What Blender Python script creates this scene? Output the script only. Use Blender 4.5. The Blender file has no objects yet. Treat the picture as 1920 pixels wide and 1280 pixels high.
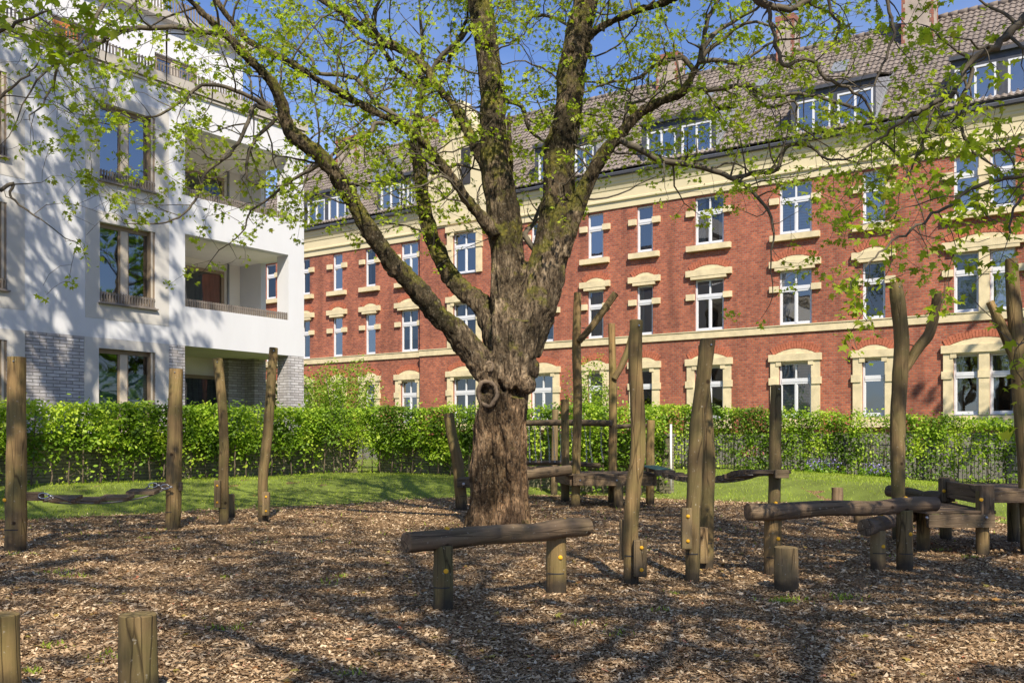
import bpy, math, random
import numpy as np
from mathutils import Vector, noise
R = random.Random(7)
NR = np.random.default_rng(11)
rad = math.radians
sc = bpy.context.scene
col = sc.collection

# ------------------------------------------------------------ camera, sky, sun
F, CX, HY, H = 1813.0, 960.0, 826.0, 1.5          # focal length and horizon of the photo (1920 px wide), eye height
cd = bpy.data.cameras.new('camera'); cam = bpy.data.objects.new('camera', cd); col.objects.link(cam)
cd.sensor_width = 36; cd.lens = 36*F/1920; cd.shift_y = (HY-640)/1920; cd.clip_end = 2000
cam.location = (0, 0, H); cam.rotation_euler = (rad(90), 0, 0); sc.camera = cam

SUN = Vector((.151, -.69, .707)).normalized()
w = bpy.data.worlds.new('World'); sc.world = w; w.use_nodes = True
nt = w.node_tree; bg = nt.nodes['Background']
sky = nt.nodes.new('ShaderNodeTexSky'); sky.sky_type = 'NISHITA'; sky.sun_disc = False
sky.sun_elevation = math.asin(SUN.z); sky.sun_rotation = math.atan2(SUN.x, SUN.y)
sky.ozone_density = 3.0; sky.air_density = 1.0; sky.dust_density = .6
hs = nt.nodes.new('ShaderNodeMix'); hs.data_type = 'RGBA'
tcw = nt.nodes.new('ShaderNodeTexCoord'); nzw = nt.nodes.new('ShaderNodeTexNoise'); nzw.inputs['Scale'].default_value = 2.2
nzw.inputs['Detail'].default_value = 6; nzw.inputs['Distortion'].default_value = .6
mpw = nt.nodes.new('ShaderNodeMapping'); mpw.inputs['Scale'].default_value = (1, 1, 2.6)
crw = nt.nodes.new('ShaderNodeValToRGB'); crw.color_ramp.elements[0].position = .48; crw.color_ramp.elements[1].position = .85
crw.color_ramp.elements[0].color = (0, 0, 0, 1); crw.color_ramp.elements[1].color = (.45, .45, .45, 1)
nt.links.new(tcw.outputs['Generated'], mpw.inputs['Vector']); nt.links.new(mpw.outputs['Vector'], nzw.inputs['Vector'])
nt.links.new(nzw.outputs['Fac'], crw.inputs['Fac']); nt.links.new(crw.outputs['Color'], hs.inputs['Factor'])
tn = nt.nodes.new('ShaderNodeMix'); tn.data_type = 'RGBA'; tn.blend_type = 'MULTIPLY'; tn.inputs[0].default_value = 1; tn.inputs[7].default_value = (1.0, 1.08, 1.38, 1)
nt.links.new(sky.outputs['Color'], tn.inputs[6]); nt.links.new(tn.outputs[2], hs.inputs[6]); hs.inputs[7].default_value = (6.5, 7.5, 9.5, 1)
nt.links.new(hs.outputs[2], bg.inputs['Color']); bg.inputs['Strength'].default_value = .082
sl = bpy.data.lights.new('sun', 'SUN'); sl.energy = 5.0; sl.angle = rad(.53); sl.color = (1, .89, .72)
so = bpy.data.objects.new('sun', sl); col.objects.link(so)
so.rotation_euler = SUN.to_track_quat('Z', 'Y').to_euler()
so.location = (0, -20, 40)
sc.view_settings.view_transform = 'Standard'; sc.view_settings.look = 'None'
sc.view_settings.exposure = .62; sc.view_settings.gamma = 1
sc.render.engine = 'CYCLES'
sc.cycles.max_bounces = 8; sc.cycles.transparent_max_bounces = 12

# ------------------------------------------------------------ helpers
def tag(o, label=None, cat=None, group=None, kind=None):
    if label: o['label'] = label
    if cat: o['category'] = cat
    if group: o['group'] = group
    if kind: o['kind'] = kind
    return o
def empty(name, loc=(0, 0, 0), rz=0):
    o = bpy.data.objects.new(name, None); col.objects.link(o); o.location = loc; o.rotation_euler = (0, 0, rz)
    o.empty_display_size = .3
    return o
def P(px, py, Y):
    return Vector(((px-CX)/F*Y, Y, H-(py-HY)/F*Y))
def sstep(t):
    t = min(1, max(0, t)); return t*t*(3-2*t)
YB = [(-60, 14), (-14, 16.5), (-10, 17.3), (-8.2, 19.3), (-5.5, 21.7), (-2, 25.0), (0, 26.6), (2, 27), (3.6, 25.2), (5.7, 23.9), (7.5, 22.8), (8.3, 19.8), (8.9, 16.8), (12, 14), (60, 12)]
def yb(x): return float(np.interp(x, [a for a, b in YB], [b for a, b in YB]))
def g(x, y):
    f = .44*sstep((y-yb(x))/5.5)
    f *= 1-.95*sstep((x-9)/7)
    b = .04*noise.noise(Vector((x*.35, y*.35, 3)))+.022*noise.noise(Vector((x*1.3, y*1.3, 8)))
    return f+b

class MB:
    def __init__(s): s.v = []; s.f = []; s.m = []
    def add(s, vs, fs, m=0):
        b = len(s.v); s.v.extend([tuple(v) for v in vs])
        for q in fs: s.f.append(tuple(b+i for i in q)); s.m.append(m)
    def box(s, x0, x1, y0, y1, z0, z1, m=0):
        s.add([(x0, y0, z0), (x1, y0, z0), (x1, y1, z0), (x0, y1, z0), (x0, y0, z1), (x1, y0, z1), (x1, y1, z1), (x0, y1, z1)],
              [(0, 3, 2, 1), (4, 5, 6, 7), (0, 1, 5, 4), (1, 2, 6, 5), (2, 3, 7, 6), (3, 0, 4, 7)], m)
    def obox(s, c, ax, ay, az, m=0):       # oriented box: centre and three half vectors
        c, ax, ay, az = Vector(c), Vector(ax), Vector(ay), Vector(az)
        vs = [c+sx*ax+sy*ay+sz*az for sz in (-1, 1) for sx, sy in ((-1, -1), (1, -1), (1, 1), (-1, 1))]
        s.add(vs, [(0, 3, 2, 1), (4, 5, 6, 7), (0, 1, 5, 4), (1, 2, 6, 5), (2, 3, 7, 6), (3, 0, 4, 7)], m)
    def quad(s, a, b, c, d, m=0): s.add([a, b, c, d], [(0, 1, 2, 3)], m)
    def prism(s, pts, y0, y1, m=0):        # polygon in x,z (counter-clockwise seen from -y) pushed along y
        n = len(pts)
        s.add([(x, y0, z) for x, z in pts]+[(x, y1, z) for x, z in pts],
              [tuple(range(n)), tuple(range(2*n-1, n-1, -1))]+[(i, i+n, (i+1) % n+n, (i+1) % n) for i in range(n)], m)
    def tube(s, pts, rr, seg=8, cap=True, m=0, wob=0, flat=1, bev=0):
        pts = [Vector(p) for p in pts]; n = len(pts)
        if n < 2: return
        b = len(s.v); up = None
        for i, p in enumerate(pts):
            d = (pts[min(i+1, n-1)]-pts[max(i-1, 0)])
            if d.length < 1e-7: d = Vector((0, 0, 1))
            d.normalize()
            if up is None:
                up = Vector((1, 0, 0)) if abs(d.x) < .8 else Vector((0, 1, 0))
            u = up-d*up.dot(d); u.normalize(); v = d.cross(u); up = u
            for k in range(seg):
                a = 2*math.pi*k/seg; r = rr[i]
                if wob: r *= 1+wob*noise.noise(Vector((math.cos(a)*1.3+b*.37, math.sin(a)*1.3, i*.45)))
                s.v.append(tuple(p+u*(r*math.cos(a))+v*(r*flat*math.sin(a))))
        for i in range(n-1):
            for k in range(seg):
                k2 = (k+1) % seg
                s.f.append((b+i*seg+k, b+i*seg+k2, b+(i+1)*seg+k2, b+(i+1)*seg+k)); s.m.append(m)
        if cap:
            s.f.append(tuple(b+k for k in range(seg-1, -1, -1))); s.m.append(m)
            s.f.append(tuple(b+(n-1)*seg+k for k in range(seg))); s.m.append(m)
    def build(s, name, mats, parent=None, smooth=False, ang=None):
        me = bpy.data.meshes.new(name); me.from_pydata(s.v, [], s.f)
        if not isinstance(mats, (list, tuple)): mats = [mats]
        for m in mats: me.materials.append(m)
        if len(mats) > 1: me.polygons.foreach_set('material_index', s.m)
        if smooth: me.polygons.foreach_set('use_smooth', [True]*len(s.f))
        me.update()
        if smooth and ang: me.set_sharp_from_angle(angle=rad(ang))
        o = bpy.data.objects.new(name, me); col.objects.link(o)
        if parent: o.parent = parent
        return o

def fast_mesh(name, verts, face_len, idx, mat, parent=None, tint=None, smooth=False):
    """verts (N,3); every face has face_len corners; idx flat"""
    me = bpy.data.meshes.new(name); nf = len(idx)//face_len
    me.vertices.add(len(verts)); me.vertices.foreach_set('co', np.asarray(verts, dtype=np.float32).ravel())
    me.loops.add(len(idx)); me.loops.foreach_set('vertex_index', np.asarray(idx, dtype=np.int32))
    me.polygons.add(nf); me.polygons.foreach_set('loop_start', np.arange(0, nf*face_len, face_len, dtype=np.int32))
    me.update(calc_edges=True); me.validate()
    if tint is not None:
        at = me.attributes.new('tint', 'FLOAT', 'POINT'); at.data.foreach_set('value', np.asarray(tint, dtype=np.float32))
    me.materials.append(mat)
    if smooth: me.polygons.foreach_set('use_smooth', [True]*nf)
    o = bpy.data.objects.new(name, me); col.objects.link(o)
    if parent: o.parent = parent
    return o

MAPLE = np.array([(0, 0), (.22, .03), (.42, .10), (.30, .26), (.62, .42), (.40, .50), (.30, .62), (.16, .74), (0, 1.05),
                  (-.16, .74), (-.30, .62), (-.40, .50), (-.62, .42), (-.30, .26), (-.42, .10), (-.22, .03)])
MAPLE3 = np.array([(0, 0), (.4, .05), (.22, .3), (.6, .5), (.2, .6), (0, 1.05), (-.2, .6), (-.6, .5), (-.22, .3), (-.4, .05)])
OVAL = np.array([(0, 0), (.26, .28), (.24, .66), (0, 1), (-.24, .66), (-.26, .28)])
def leaves(name, cen, size, mat, parent=None, shape=MAPLE3, droop=.35, flatness=.8, rng=NR, tint=None, updir=None):
    """cen (N,3), size (N,)"""
    cen = np.asarray(cen, dtype=np.float64); n = len(cen); k = len(shape)
    nrm = rng.normal(size=(n, 3)); nrm[:, 2] = np.abs(nrm[:, 2])+flatness
    if updir is not None: nrm += np.asarray(updir)
    nrm /= np.linalg.norm(nrm, axis=1)[:, None]
    t = rng.normal(size=(n, 3)); t[:, 2] -= droop; t -= nrm*(t*nrm).sum(1)[:, None]; t /= np.linalg.norm(t, axis=1)[:, None]
    b = np.cross(nrm, t)
    sx = shape[:, 0][None, :, None]; sy = shape[:, 1][None, :, None]
    sz = (-(np.abs(shape[:, 0])*.35+shape[:, 1]**2*.22))[None, :, None]
    sg = size[:, None, None]
    v = cen[:, None, :]+sg*(b[:, None, :]*sx+t[:, None, :]*sy+nrm[:, None, :]*sz)
    if tint is None: tint = rng.random(n)
    return fast_mesh(name, v.reshape(-1, 3), k, np.arange(n*k), mat, parent, np.repeat(tint, k))

# ------------------------------------------------------------ materials
def newmat(name):
    m = bpy.data.materials.new(name); m.use_nodes = True; nt = m.node_tree
    return m, nt, nt.nodes['Principled BSDF'], nt.nodes, nt.links
def N(nodes, t, **kw):
    n = nodes.new('ShaderNode'+t)
    for k, v in kw.items():
        if k in n.inputs: n.inputs[k].default_value = v
        else: setattr(n, k, v)
    return n
def ramp(nodes, stops, interp='LINEAR'):
    r = nodes.new('ShaderNodeValToRGB'); e = r.color_ramp.elements; r.color_ramp.interpolation = interp
    while len(e) < len(stops): e.new(.5)
    for i, (p, c) in enumerate(stops):
        e[i].position = p; e[i].color = (*c, 1) if len(c) == 3 else c
    return r
def mixc(nodes, links, fac, a, b, mode='MIX'):
    m = nodes.new('ShaderNodeMix'); m.data_type = 'RGBA'; m.blend_type = mode
    for sock, val in ((m.inputs[0], fac), (m.inputs[6], a), (m.inputs[7], b)):
        if hasattr(val, 'is_linked') or hasattr(val, 'links'): links.new(val, sock)
        elif isinstance(val, (int, float)): sock.default_value = val
        else: sock.default_value = (*val, 1) if len(val) == 3 else val
    return m.outputs[2]
def simple(name, c, rough=.7, var=.12, scale=3, bump=.1, bscale=40, metal=0, spec=.4, coords='Object', stretch=(1, 1, 1)):
    m, nt, bs, ns, ln = newmat(name)
    tc = N(ns, 'TexCoord'); mp = N(ns, 'Mapping'); mp.inputs['Scale'].default_value = stretch
    ln.new(tc.outputs[coords], mp.inputs['Vector'])
    n1 = N(ns, 'TexNoise', Scale=scale, Detail=6.0, Roughness=.6); ln.new(mp.outputs[0], n1.inputs['Vector'])
    r = ramp(ns, [(.3, [x*(1-var) for x in c]), (.7, [min(1, x*(1+var)) for x in c])])
    ln.new(n1.outputs['Fac'], r.inputs['Fac']); ln.new(r.outputs['Color'], bs.inputs['Base Color'])
    bs.inputs['Roughness'].default_value = rough; bs.inputs['Metallic'].default_value = metal
    bs.inputs['Specular IOR Level'].default_value = spec
    if bump:
        n2 = N(ns, 'TexNoise', Scale=bscale, Detail=4.0); ln.new(mp.outputs[0], n2.inputs['Vector'])
        b = N(ns, 'Bump', Strength=bump, Distance=.02); ln.new(n2.outputs['Fac'], b.inputs['Height']); ln.new(b.outputs[0], bs.inputs['Normal'])
    return m
def brickmat(name, c1, c2, mortar, bw, bh, mw, rough=.85, bump=.5, stain=.25, sun=None, bias=0):
    m, nt, bs, ns, ln = newmat(name)
    tc = N(ns, 'TexCoord'); sp = N(ns, 'SeparateXYZ'); ln.new(tc.outputs['Object'], sp.inputs[0])
    ad = N(ns, 'Math', operation='ADD'); ln.new(sp.outputs[0], ad.inputs[0]); ln.new(sp.outputs[1], ad.inputs[1])
    cb = N(ns, 'CombineXYZ'); ln.new(ad.outputs[0], cb.inputs[0]); ln.new(sp.outputs[2], cb.inputs[1])
    br = N(ns, 'TexBrick', Scale=1.0); ln.new(cb.outputs[0], br.inputs['Vector'])
    br.inputs['Brick Width'].default_value = bw; br.inputs['Row Height'].default_value = bh
    br.inputs['Mortar Size'].default_value = mw; br.inputs['Mortar Smooth'].default_value = .3; br.inputs['Bias'].default_value = bias
    br.inputs['Color1'].default_value = (*c1, 1); br.inputs['Color2'].default_value = (*c2, 1); br.inputs['Mortar'].default_value = (*mortar, 1)
    n1 = N(ns, 'TexNoise', Scale=.45, Detail=8.0, Roughness=.65); ln.new(tc.outputs['Object'], n1.inputs['Vector'])
    r = ramp(ns, [(.3, (1-stain,)*3), (.7, (1+stain*.4,)*3)]); ln.new(n1.outputs['Fac'], r.inputs['Fac'])
    n3 = N(ns, 'TexNoise', Scale=7.0, Detail=4.0); ln.new(tc.outputs['Object'], n3.inputs['Vector'])
    r3 = ramp(ns, [(.3, (.84,)*3), (.7, (1.14,)*3)]); ln.new(n3.outputs['Fac'], r3.inputs['Fac'])
    o = mixc(ns, ln, 1.0, br.outputs['Color'], r.outputs['Color'], 'MULTIPLY')
    mps = N(ns, 'Mapping'); mps.inputs['Scale'].default_value = (1.6, 1.6, .22); ln.new(tc.outputs['Object'], mps.inputs['Vector'])
    ns_ = N(ns, 'TexNoise', Scale=1.0, Detail=6.0, Roughness=.6); ln.new(mps.outputs[0], ns_.inputs['Vector'])
    rs_ = ramp(ns, [(.36, (1-stain*1.3,)*3), (.52, (1, 1, 1)), (.75, (1.0+stain*.5,)*3)]); ln.new(ns_.outputs['Fac'], rs_.inputs['Fac'])
    o = mixc(ns, ln, 1.0, o, rs_.outputs['Color'], 'MULTIPLY')
    o = mixc(ns, ln, .8, o, r3.outputs['Color'], 'MULTIPLY')
    ln.new(o, bs.inputs['Base Color']); bs.inputs['Roughness'].default_value = rough
    b = N(ns, 'Bump', Strength=bump, Distance=.03); b.invert = True; ln.new(br.outputs['Fac'], b.inputs['Height'])
    b2 = N(ns, 'Bump', Strength=.5, Distance=.02); ln.new(n3.outputs['Fac'], b2.inputs['Height']); ln.new(b.outputs[0], b2.inputs['Normal'])
    ln.new(b2.outputs[0], bs.inputs['Normal'])
    return m
def leafmat(name, c0, c1, c2, trans=.45, rough=.5):
    m, nt, bs, ns, ln = newmat(name)
    at = N(ns, 'Attribute'); at.attribute_name = 'tint'
    r = ramp(ns, [(0, c0), (.5, c1), (1, c2)]); ln.new(at.outputs['Fac'], r.inputs['Fac'])
    ln.new(r.outputs['Color'], bs.inputs['Base Color']); bs.inputs['Roughness'].default_value = rough
    bs.inputs['Specular IOR Level'].default_value = .35
    tr = N(ns, 'BsdfTranslucent'); br = mixc(ns, ln, 1.0, r.outputs['Color'], (1.25, 1.3, .6), 'MULTIPLY'); ln.new(br, tr.inputs['Color'])
    mx = N(ns, 'MixShader'); mx.inputs[0].default_value = trans
    ln.new(bs.outputs[0], mx.inputs[1]); ln.new(tr.outputs[0], mx.inputs[2])
    ln.new(mx.outputs[0], ns['Material Output'].inputs['Surface'])
    return m
def glassmat(name, refl=.32, tintc=(.55, .6, .62)):
    m, nt, bs, ns, ln = newmat(name); ns.remove(bs)
    gl = N(ns, 'BsdfGlossy', Roughness=.02); gl.inputs['Color'].default_value = (.90, .90, .88, 1)
    tc = N(ns, 'TexCoord'); nz = N(ns, 'TexNoise', Scale=1.1, Detail=1.0); ln.new(tc.outputs['Object'], nz.inputs['Vector'])
    b = N(ns, 'Bump', Strength=.12, Distance=.05); ln.new(nz.outputs['Fac'], b.inputs['Height']); ln.new(b.outputs[0], gl.inputs['Normal'])
    tr = N(ns, 'BsdfTransparent'); tr.inputs['Color'].default_value = (*tintc, 1)
    fr = N(ns, 'Fresnel', IOR=1.5); ma = N(ns, 'Math', operation='MULTIPLY_ADD'); ln.new(fr.outputs[0], ma.inputs[0])
    ma.inputs[1].default_value = 1.4; ma.inputs[2].default_value = refl; ma.use_clamp = True
    mx = N(ns, 'MixShader'); ln.new(ma.outputs[0], mx.inputs[0]); ln.new(tr.outputs[0], mx.inputs[1]); ln.new(gl.outputs[0], mx.inputs[2])
    ln.new(mx.outputs[0], ns['Material Output'].inputs['Surface'])
    return m
def woodmat(name, c_light, c_dark, green=.3, base_dark=True, grain=18):
    m, nt, bs, ns, ln = newmat(name)
    tc = N(ns, 'TexCoord'); uv = N(ns, 'Attribute'); uv.attribute_name = 'grainco'
    mp = N(ns, 'Mapping'); mp.inputs['Scale'].default_value = (grain, grain, 1.2); ln.new(uv.outputs['Vector'], mp.inputs['Vector'])
    n1 = N(ns, 'TexNoise', Scale=1.0, Detail=8.0, Roughness=.65); ln.new(mp.outputs[0], n1.inputs['Vector'])
    r1 = ramp(ns, [(.28, c_dark), (.52, [(a+b)/2 for a, b in zip(c_light, c_dark)]), (.75, c_light)]); ln.new(n1.outputs['Fac'], r1.inputs['Fac'])
    n2 = N(ns, 'TexNoise', Scale=2.2, Detail=5.0, Roughness=.6); ln.new(uv.outputs['Vector'], n2.inputs['Vector'])
    r2 = ramp(ns, [(.42, (0, 0, 0)), (.62, (1, 1, 1))]); ln.new(n2.outputs['Fac'], r2.inputs['Fac'])
    mm = N(ns, 'Math', operation='MULTIPLY'); ln.new(r2.outputs['Color'], mm.inputs[0]); mm.inputs[1].default_value = green
    o = mixc(ns, ln, mm.outputs[0], r1.outputs['Color'], (.15, .15, .045))
    # long drying cracks
    mp2 = N(ns, 'Mapping'); mp2.inputs['Scale'].default_value = (11, 11, .8); ln.new(uv.outputs['Vector'], mp2.inputs['Vector'])
    vo = N(ns, 'TexVoronoi', Scale=1.0); vo.feature = 'DISTANCE_TO_EDGE'; ln.new(mp2.outputs[0], vo.inputs['Vector'])
    rv = ramp(ns, [(0, (.3, .28, .26)), (.05, (1, 1, 1))]); ln.new(vo.outputs['Distance'], rv.inputs['Fac'])
    n4 = N(ns, 'TexNoise', Scale=1.3, Detail=2.0); ln.new(uv.outputs['Vector'], n4.inputs['Vector'])
    r4 = ramp(ns, [(.47, (0, 0, 0)), (.54, (1, 1, 1))]); ln.new(n4.outputs['Fac'], r4.inputs['Fac'])
    o = mixc(ns, ln, r4.outputs['Color'], o, mixc(ns, ln, 1.0, o, rv.outputs['Color'], 'MULTIPLY'))
    oi = N(ns, 'ObjectInfo'); ro = ramp(ns, [(0, (.72, .74, .74)), (.5, (1, .98, .94)), (1, (1.22, 1.15, 1.05))]); ln.new(oi.outputs['Random'], ro.inputs['Fac'])
    o = mixc(ns, ln, 1.0, o, ro.outputs['Color'], 'MULTIPLY')
    nk = N(ns, 'TexVoronoi', Scale=2.6); ln.new(uv.outputs['Vector'], nk.inputs['Vector']); rk = ramp(ns, [(.05, (.25, .2, .18)), (.09, (1, 1, 1))]); ln.new(nk.outputs['Distance'], rk.inputs['Fac'])
    o = mixc(ns, ln, 1.0, o, rk.outputs['Color'], 'MULTIPLY')
    # pale flecks of lichen and bird droppings
    n5 = N(ns, 'TexNoise', Scale=34.0, Detail=3.0); ln.new(uv.outputs['Vector'], n5.inputs['Vector'])
    r5 = ramp(ns, [(.66, (0, 0, 0)), (.74, (.55, .55, .55))]); ln.new(n5.outputs['Fac'], r5.inputs['Fac'])
    o = mixc(ns, ln, r5.outputs['Color'], o, (.42, .38, .3))
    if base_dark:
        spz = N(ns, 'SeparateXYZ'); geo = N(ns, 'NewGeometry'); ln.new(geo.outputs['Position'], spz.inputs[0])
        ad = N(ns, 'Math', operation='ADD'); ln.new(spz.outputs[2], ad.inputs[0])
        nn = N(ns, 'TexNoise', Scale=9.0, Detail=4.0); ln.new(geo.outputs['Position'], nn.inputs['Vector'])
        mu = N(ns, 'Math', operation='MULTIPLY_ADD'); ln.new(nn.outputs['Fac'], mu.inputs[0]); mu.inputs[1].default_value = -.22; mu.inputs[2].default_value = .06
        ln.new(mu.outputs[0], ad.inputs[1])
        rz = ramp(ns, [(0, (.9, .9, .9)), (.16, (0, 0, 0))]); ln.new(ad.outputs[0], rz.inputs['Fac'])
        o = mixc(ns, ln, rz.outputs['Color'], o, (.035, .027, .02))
    ln.new(o, bs.inputs['Base Color']); bs.inputs['Roughness'].default_value = .8; bs.inputs['Specular IOR Level'].default_value = .3
    b = N(ns, 'Bump', Strength=.5, Distance=.01); ln.new(n1.outputs['Fac'], b.inputs['Height'])
    b2 = N(ns, 'Bump', Strength=.5, Distance=.01); ln.new(rv.outputs['Color'], b2.inputs['Height']); ln.new(b.outputs[0], b2.inputs['Normal'])
    ln.new(b2.outputs[0], bs.inputs['Normal'])
    return m

M = {}
M['render'] = simple('white_render', (.60, .615, .65), .9, .05, .8, .12, 60, stretch=(1, 1, .3))
M['render2'] = simple('bounce_lit_cream_render', (.76, .74, .69), .9, .05, 1, .1, 60)  # cream tone brightened to stand for sunlight bounced into the loggias
M['greige'] = simple('beige_grey_band', (.53, .515, .49), .85, .05, 1, .08, 50)
M['fascia'] = simple('stone_fascia', (.42, .39, .35), .8, .08, 1.5, .08, 50)
M['brickgrey'] = brickmat('pale_grey_brick', (.55, .54, .56), (.36, .34, .35), (.22, .21, .20), .36, .088, .012, bump=.6, stain=.12)
M['brickred'] = brickmat('red_brick', (.46, .135, .068), (.27, .070, .042), (.30, .19, .14), .21, .098, .013, bump=.8, stain=.22)
M['redarch'] = simple('red_arch_brick', (.38, .12, .065), .8, .3, 9, .3, 30)
M['stone'] = simple('cream_sandstone', (.62, .53, .34), .85, .17, 2.6, .25, 30)
M['stone2'] = simple('cream_cornice_paint', (.60, .53, .34), .8, .08, .8, .15, 20, stretch=(1, 1, 3))
M['plinth'] = simple('pale_plinth', (.17, .16, .14), .9, .15, 1.2, .3, 20)
M['tile'] = simple('grey_brown_roof_tile', (.165, .138, .12), .75, .35, 2.6, .3, 30)
M['slate'] = simple('dark_slate', (.055, .06, .075), .55, .25, 6, .25, 14)
M['slatelight'] = brickmat('pale_slate_cheek', (.30, .31, .34), (.24, .25, .28), (.07, .07, .08), .3, .2, .012, bump=.3, stain=.1)
M['zinc'] = simple('zinc', (.30, .32, .34), .45, .1, 3, .05, 30, metal=.5)
M['gutter'] = simple('dark_gutter', (.07, .07, .075), .5, .2, 3, .05, 30, metal=.3)
M['whitefr'] = simple('white_window_frame', (.62, .64, .68), .4, .03, 3, 0)
M['brownfr'] = simple('bronze_window_frame', (.25, .19, .13), .5, .12, 3, .05, 50)
M['beigefr'] = simple('beige_window_mullion', (.50, .44, .36), .5, .06, 3, .05, 50)
M['slat'] = simple('weathered_rail_slats', (.20, .175, .155), .6, .15, 5, .05, 50)
M['glass'] = glassmat('window_glass', .20)
M['glass0'] = glassmat('dim_loggia_glass', .05)
M['glass1'] = glassmat('clear_window_glass', .08)
M['glass3'] = glassmat('mirroring_window_glass', .32)
M['glass2'] = glassmat('blue_window_glass', .34)
M['dark'] = simple('dark_room', (.035, .035, .04), .9, .2, 1, 0)
M['dimcurtain'] = simple('dim_curtain', (.13, .15, .15), .9, .5, 2, .1, 30, stretch=(5, 5, .4))
M['curtaincream'] = simple('cream_curtain', (.56, .50, .38), .9, .12, 2, .1, 30, stretch=(8, 8, .5))
M['curtaingrey'] = simple('grey_curtain', (.26, .28, .31), .9, .15, 2, .1, 30, stretch=(8, 8, .5))
M['curtain'] = simple('net_curtain', (.55, .55, .56), .9, .1, 2, .1, 30, stretch=(8, 8, .5))
M['blind'] = brickmat('pleated_blind', (.50, .54, .56), (.48, .52, .54), (.25, .28, .30), 30, .12, .01, bump=.2, stain=.05)
M['greenblind'] = brickmat('green_pleated_blind', (.22, .42, .36), (.25, .45, .38), (.10, .22, .18), 30, .045, .006, bump=.2, stain=.05)
M['orange'] = simple('orange_wood_panel', (.62, .22, .06), .6, .15, 3, .05, 30)
M['chimney'] = simple('chimney_render', (.35, .30, .25), .95, .22, 1.4, .4, 14)
M['chimbrick'] = brickmat('chimney_brick', (.36, .12, .07), (.26, .09, .06), (.2, .15, .12), .25, .09, .012)
M['gardenwall'] = brickmat('garden_wall_brick', (.30, .27, .17), (.22, .20, .12), (.12, .11, .07), .30, .085, .012, stain=.3)
M['metal'] = simple('galvanised_steel', (.45, .46, .48), .35, .1, 20, .05, 60, metal=.9)
M['darkmetal'] = simple('dark_fence_steel', (.03, .033, .035), .5, .1, 20, 0, metal=.4)
M['rubber'] = simple('green_rubber_mat', (.03, .11, .09), .6, .15, 8, .1, 60)
M['yellow'] = simple('yellow_cap', (.80, .42, .02), .45, .08, 20, 0)
M['rope'] = simple('grey_rope', (.16, .15, .14), .8, .2, 50, .3, 90)
M['whitepole'] = simple('white_pole_paint', (.75, .75, .72), .5, .08, 6, .05, 30)
M['flowerblue'] = leafmat('blue_petals', (.25, .22, .6), (.35, .3, .75), (.5, .45, .85), .3)
M['flowerpink'] = leafmat('pink_petals', (.6, .08, .10), (.65, .2, .2), (.75, .4, .35), .3)
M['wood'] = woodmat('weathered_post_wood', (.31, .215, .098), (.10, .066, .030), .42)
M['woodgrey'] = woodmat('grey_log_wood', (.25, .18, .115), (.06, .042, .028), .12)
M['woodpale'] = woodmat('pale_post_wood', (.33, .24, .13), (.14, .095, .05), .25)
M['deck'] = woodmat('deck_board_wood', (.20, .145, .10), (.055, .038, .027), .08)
M['leaf'] = leafmat('maple_leaf', (.28, .28, .03), (.32, .44, .035), (.54, .62, .07), .55)
M['leafgreen'] = leafmat('green_maple_leaf', (.09, .19, .015), (.17, .33, .02), (.32, .46, .05), .5)
M['hedgeleaf'] = leafmat('hornbeam_leaf', (.08, .15, .012), (.22, .37, .022), (.46, .58, .06), .42)
M['shrubleaf'] = leafmat('shrub_leaf', (.14, .22, .02), (.24, .38, .035), (.40, .50, .07), .42)
M['grassblade'] = leafmat('grass_blade', (.17, .24, .02), (.28, .38, .03), (.42, .50, .07), .35)
M['deadleaf'] = leafmat('dead_leaf', (.16, .07, .03), (.38, .19, .06), (.40, .36, .08), .25)
M['twig'] = simple('twig_bark', (.10, .085, .062), .85, .3, 6, .2, 40)
M['stem'] = simple('hedge_stem_bark', (.11, .085, .06), .9, .3, 8, .3, 30)

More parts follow.
